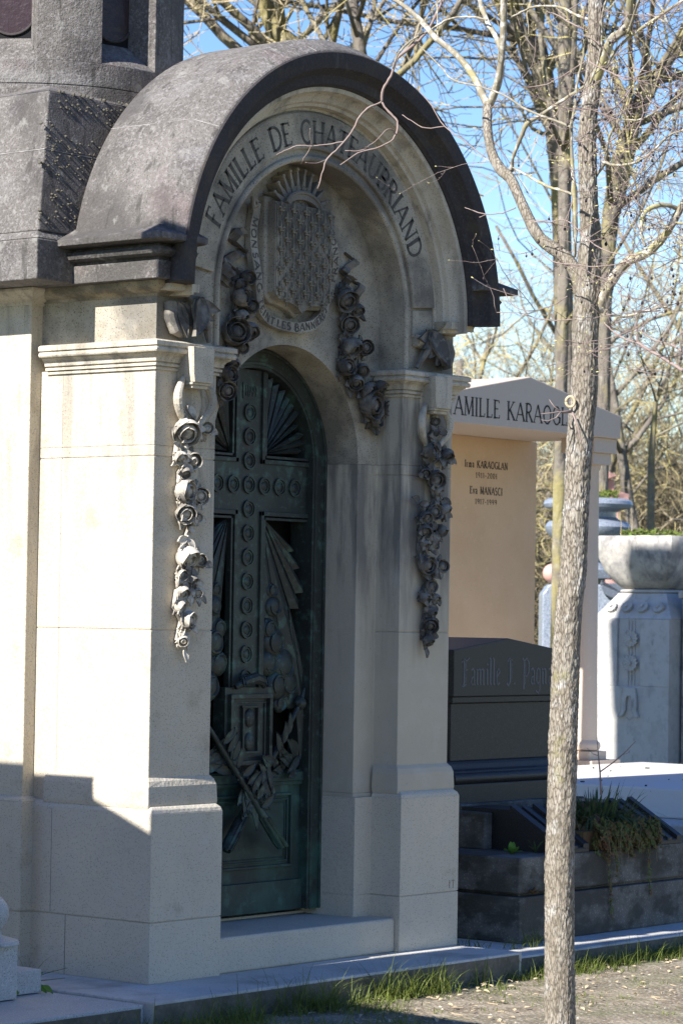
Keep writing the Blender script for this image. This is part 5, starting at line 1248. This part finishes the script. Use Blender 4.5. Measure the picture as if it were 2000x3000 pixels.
bgtree('lichen_tree','old tree with a thick leaning limb seen just above the crown of the mausoleum hood',gp(900,30),11,.3,1,trunkpts=tp([(1000,1900,52),(980,900,48),(930,400,46),(870,160,45),(812,95,42),(775,0,36),(740,-200,28)],30),kids=(3,4),twr=.007,tmax=1800)
bgtree('broken_tree','grey tree with a snapped pale limb stub, left of the leaning limb above the hood',gp(700,32),9,.2,2,trunkpts=tp([(760,1900,34),(770,700,30),(762,300,26),(748,150,24),(738,80,18)],32),kids=(2,2),twr=.006,tmax=1100)
bgtree('yellow_lichen_tree','tree with yellow lichened forking stems, right above the hood summit',gp(1100,28),12,.25,3,trunkpts=tp([(1090,1900,45),(1085,900,42),(1070,300,32),(1050,120,26),(1030,-30,22),(1020,-200,16)],28),kids=(3,4),twr=.007,tmax=1500)
bgtree('diagonal_tree','mossy tree leaning diagonally to the upper left, behind the pale young branches',gp(1700,30),12,.3,5,trunkpts=tp([(1668,1900,52),(1662,1300,46),(1650,900,42),(1640,560,40),(1610,300,40),(1560,160,36),(1505,40,30),(1470,-160,22)],30),kids=(3,4),twr=.007,tmax=1700)
bgtree('upright_mossy_tree','upright yellow mossed trunk just left of the young trunk in its upper part',gp(1650,26),13,.25,6,trunkpts=tp([(1630,1900,28),(1640,1300,27),(1650,800,26),(1656,300,32),(1652,0,30),(1650,-200,24)],26),kids=(3,4),twr=.006,tmax=1100)
bgtree('bent_mossy_tree','mossy tree with a bent trunk and dark patches right of the young trunk',gp(1800,28),12,.3,7,trunkpts=tp([(1745,1900,30),(1765,1300,29),(1772,900,28),(1790,620,38),(1830,420,34),(1890,280,32),(1965,160,28),(2040,40,22)],28),kids=(3,5),twr=.006,tmax=2200)
bgtree('pale_sapling','pale slim sapling with a few curved arms behind the square bowl',gp(1905,31),3,.1,8,trunkpts=tp([(1906,1900,19),(1906,1480,17),(1908,1330,15),(1918,1210,11),(1925,1160,8),(1960,1080,4)],31),kids=(2,2),twr=.005,tmax=500,spread=.7,fork=.45)
spec=[(600,46,8,11),(860,50,11,12),(1300,40,11,13),(1420,44,10,14),(1560,48,12,15),(1720,42,10,16),(1850,46,12,17),(1960,40,10,18),(2080,44,12,19),(1480,62,10,20),(1640,66,11,21),(1900,64,10,22),(1380,40,6,23),(1500,39,5,24),(1980,42,6,25),(1800,44,5.5,26)]
places=['far left of the hood','above the hood summit','above the right shoulder of the hood','over the left end of the pediment','over the pediment peak','behind the young trunk','right of the young trunk','near the right edge','at the right edge','deep behind the pediment','deep behind the young trunk','deep behind the square bowl','low behind the pediment','low behind the ochre wall','low right of the sapling','low beside the pink monument']
for (px,D,H,sd),pl in zip(spec,places):
    bgtree('bare_tree','leafless tan twigged tree standing '+pl,gp(px,D),H,.012*H,sd,lean=(random.Random(sd).uniform(-.15,.15),random.Random(sd+9).uniform(-.15,.15)),kids=(3,4),twr=.0055,tmax=2300 if H>8 else 2000,levels=4,fork=.25,spread=.6,droop=.4)
# far brush: dense low thickets beyond the tombs
def thicket(name,label,x0,x1,D,h,n,seed):
    g=random.Random(seed); m=MB()
    for i in range(n):
        px=g.uniform(x0,x1); d=D+g.uniform(-3,4); p=atd(px,1806,d); p=Vector((p.x,p.y,-.1)); hh=h*g.uniform(.5,1.1)
        P=[p]; dd=Vector((g.uniform(-.35,.35),g.uniform(-.35,.35),1))
        for j in range(6):
            dd=(dd+Vector((g.uniform(-1,1),g.uniform(-1,1),g.uniform(-.5,.5)))*.22).normalized(); P.append(P[-1]+dd*hh/6)
            if j>0:
                for q in range(3):
                    e=(dd*.5+Vector((g.uniform(-1,1),g.uniform(-1,1),g.uniform(-.3,.6)))).normalized(); a=P[-1]; b=a+e*hh*.14; c=b+(e+Vector((g.uniform(-1,1),g.uniform(-1,1),g.uniform(-.6,.4)))*.6).normalized()*hh*.14
                    m.tube([a,b,c],[.009,.007,.004],3,cap=False)
        m.tube(P,[.022*(1-.12*j) for j in range(7)],3,cap=False)
    o=m.build(name,M_hedge); tag(o,label,'thicket',kind='stuff'); return o
thicket('thicket','dense far thicket of bare brown stems closing the view beyond the tombs',1250,2100,50,4.2,650,1)
thicket('thicket','greenish brown low brush behind the urn tombs',1300,2100,40,2.2,420,2)
thicket('thicket','distant pale brush above the thicket',500,2200,70,7.5,750,3)
# ================================================================== GRASS, GRAVEL
def blades(name,spots,mt,seed,kind='stuff'):
    """spots: list of (x,y,z,count,radius,height,width)"""
    g=random.Random(seed); m=MB()
    for (x,y,z,n,rad,h,wd) in spots:
        for i in range(n):
            a=g.uniform(0,6.283); r=rad*g.random()**.5; b=Vector((x+r*math.cos(a),y+r*math.sin(a),z)); l=h*g.uniform(.35,1.1); az=g.uniform(0,6.283); out=g.uniform(.15,1.15)
            d=Vector((math.cos(az),math.sin(az),0)); sd=Vector((-math.sin(az+g.uniform(-1,1)),math.cos(az),0)).normalized(); w_=wd*g.uniform(.5,1.2); vs=[]; k=4
            for j in range(k+1):
                t=j/k; p=b+d*(out*l*(t*.6+.5*t*t))+Vector((0,0,l*(t-.45*out*t*t*t))); ww=w_*(1-t**1.6)*.5+.0003; vs+=[tuple(p-sd*ww),tuple(p+sd*ww)]
            m.add(vs,[(2*j,2*j+1,2*j+3,2*j+2) for j in range(k)])
    o=m.build(name,mt,smooth='all'); tag(o,'green grass tufts and blades growing along the slab edges and path','grass',kind='stuff'); return o
g=random.Random(3); sp=[]
def gnd(px,py,z=-.11):
    d=ray(px,py); t=(z-CAM.z)/d.z; return CAM+d*t
for i in range(520):       # verge in front of the slabs
    x=g.uniform(-1.3,5.2); dy=abs(g.gauss(0,.10)); y=-.40-dy
    if noise.noise(Vector((x*2.2,y*3,5)))<-.02 and (dy>.04 or g.random()<.6): continue
    sp.append((x,y,-.115,g.randint(7,18),.05,g.choice((.03,.045,.06,.10))*g.uniform(.7,1.2),.0035))
for i in range(620):       # thicker turf on the left and near front
    x=g.uniform(-1.2,.75); y=g.uniform(-1.25,-.42)
    if noise.noise(Vector((x*2,y*2,9)))<-.25 or (x>.35 and y<-.75): continue
    sp.append((x,y,-.115,g.randint(10,20),.06,g.choice((.05,.07,.10,.15))*g.uniform(.7,1.2),.0038))
for i in range(420):       # shaded sward right of the trunk
    x=g.uniform(2.2,5.4); y=-.36-abs(g.gauss(0,.07)); sp.append((x,y,-.115,g.randint(8,14),.05,g.uniform(.04,.10),.0035))
for i in range(330):
    x=g.uniform(.5,5.5); y=g.uniform(-1.6,-.55)
    if noise.noise(Vector((x*1.6,y*1.6,2)))<.0: continue
    sp.append((x,y,-.115,g.randint(4,12),.05,g.uniform(.02,.05),.003))
for px,py,n,h,r in ((860,2900,46,.24,.05),(1255,2905,60,.20,.05),(1085,2915,110,.17,.07),(1130,2900,60,.2,.05),(745,2940,40,.22,.07),(640,2950,46,.22,.08),(560,2970,40,.2,.08),(470,2975,26,.18,.06),(1350,2880,30,.14,.07),(1480,2860,40,.13,.08),(1560,2850,40,.12,.07),(1290,2905,50,.13,.09),(920,2930,50,.13,.08),(800,2940,40,.2,.06),(690,2950,30,.24,.07),(1800,2830,50,.13,.09),(1900,2820,50,.15,.09),(1720,2850,60,.12,.09),(1970,2800,40,.14,.09)):
    p=gnd(px,py); sp.append((p.x,min(p.y,-.385-r),-.115,n,r,h,.0042))
for x,y,n,h in ((2.25,.0,24,.08),(2.38,-.08,20,.09),(2.50,-.10,34,.12),(2.62,-.08,30,.10),(2.3,.15,20,.07),(2.56,-.2,18,.08)): sp.append((x,y,-.035,n,.05,h,.0035))
sp.append((-.27,.42,.0,16,.02,.16,.004))
blades('grass',sp,M_grass,5)
m=MB(); m.tube([(-.28,.42,0),(-.31,.50,.14),(-.36,.60,.29),(-.375,.64,.37)],[.003,.0028,.002,.001],4); m.tube([(-.27,.42,0),(-.20,.38,.03),(-.13,.33,.05)],[.002,.0015,.001],4); m.tube([(-.27,.42,0),(-.2,.37,.004),(-.14,.33,.01)],[.002,.0015,.001],4)
tag(m.build('grass_stem',M_grass),'long grass stem leaning left at the foot of the mausoleum side wall','weed')
LW=gnd(25,2985)
g2=random.Random(8)
m=MB()
for k in range(70):
    c=Vector((LW.x+g2.uniform(-.12,.12),LW.y-.04+g2.uniform(-.10,.10),-.10+g2.uniform(0,.14))); leaf(m,c,g2.uniform(.035,.06),.022,g2.uniform(0,6.28),Vector((-.6+g2.uniform(-.5,.5),-.6,.6+g2.uniform(-.3,.3))),th=.0006,lift=.2)
tag(m.build('leafy_plant',M_leaf,smooth='all'),'low leafy green plant at the bottom left corner in front of the speckled slab','plant')
p=gnd(712,2925); weed((p.x,p.y,-.115),'broad upright green leaf rosette among the grass below the threshold',6,.13,.05,9)
# gravel
g=random.Random(6); m=MB()
oct_=[(1,0,0),(-1,0,0),(0,1,0),(0,-1,0),(0,0,1),(0,0,-1)]; of=[(0,2,4),(2,1,4),(1,3,4),(3,0,4),(2,0,5),(1,2,5),(3,1,5),(0,3,5)]
for i in range(22000):
    x=g.uniform(-.6,5.6) ; y=-.42-abs(g.gauss(0,.75))
    if y<-2.4: continue
    if x<.6 and g.random()<.7: continue
    r=g.choice((.002,.003,.004,.006))*g.uniform(.7,1.5)*(1.9 if g.random()<.10 else 1); a=g.uniform(0,6.28); c,s=math.cos(a),math.sin(a); sx,sy,sz=g.uniform(.7,1.5),g.uniform(.7,1.2),g.uniform(.3,.7)
    z=-.114+.012*noise.noise(Vector((x*.9,y*.9,0)))
    m.add([(x+r*(q[0]*sx*c-q[1]*sy*s)+r*g.uniform(-.2,.2),y+r*(q[0]*sx*s+q[1]*sy*c)+r*g.uniform(-.2,.2),z+r*q[2]*sz) for q in oct_],of)
tag(m.build('gravel',M_pebble),'pale gravel scattered over the earth path','gravel',kind='stuff')
m=MB()
for i in range(200):
    x=g.uniform(.4,5);y=-.45-g.random()*1.2; a=g.uniform(0,3.1); L=g.uniform(.01,.05); m.tube([(x,y,-.108),(x+L*math.cos(a),y+L*math.sin(a),-.106)],.0018,4)
for i in range(260):
    x=g.uniform(.3,4.6);y=-.40-g.random()**1.5*.9; leaf(m,(x,y,-.10),.03,.014,g.uniform(0,6),Vector((g.uniform(-.3,.3),g.uniform(-.3,.3),1)),th=.0006)
tag(m.build('dry_litter',M_dry),'dry leaves and twig bits lying on the gravel','litter',kind='stuff')
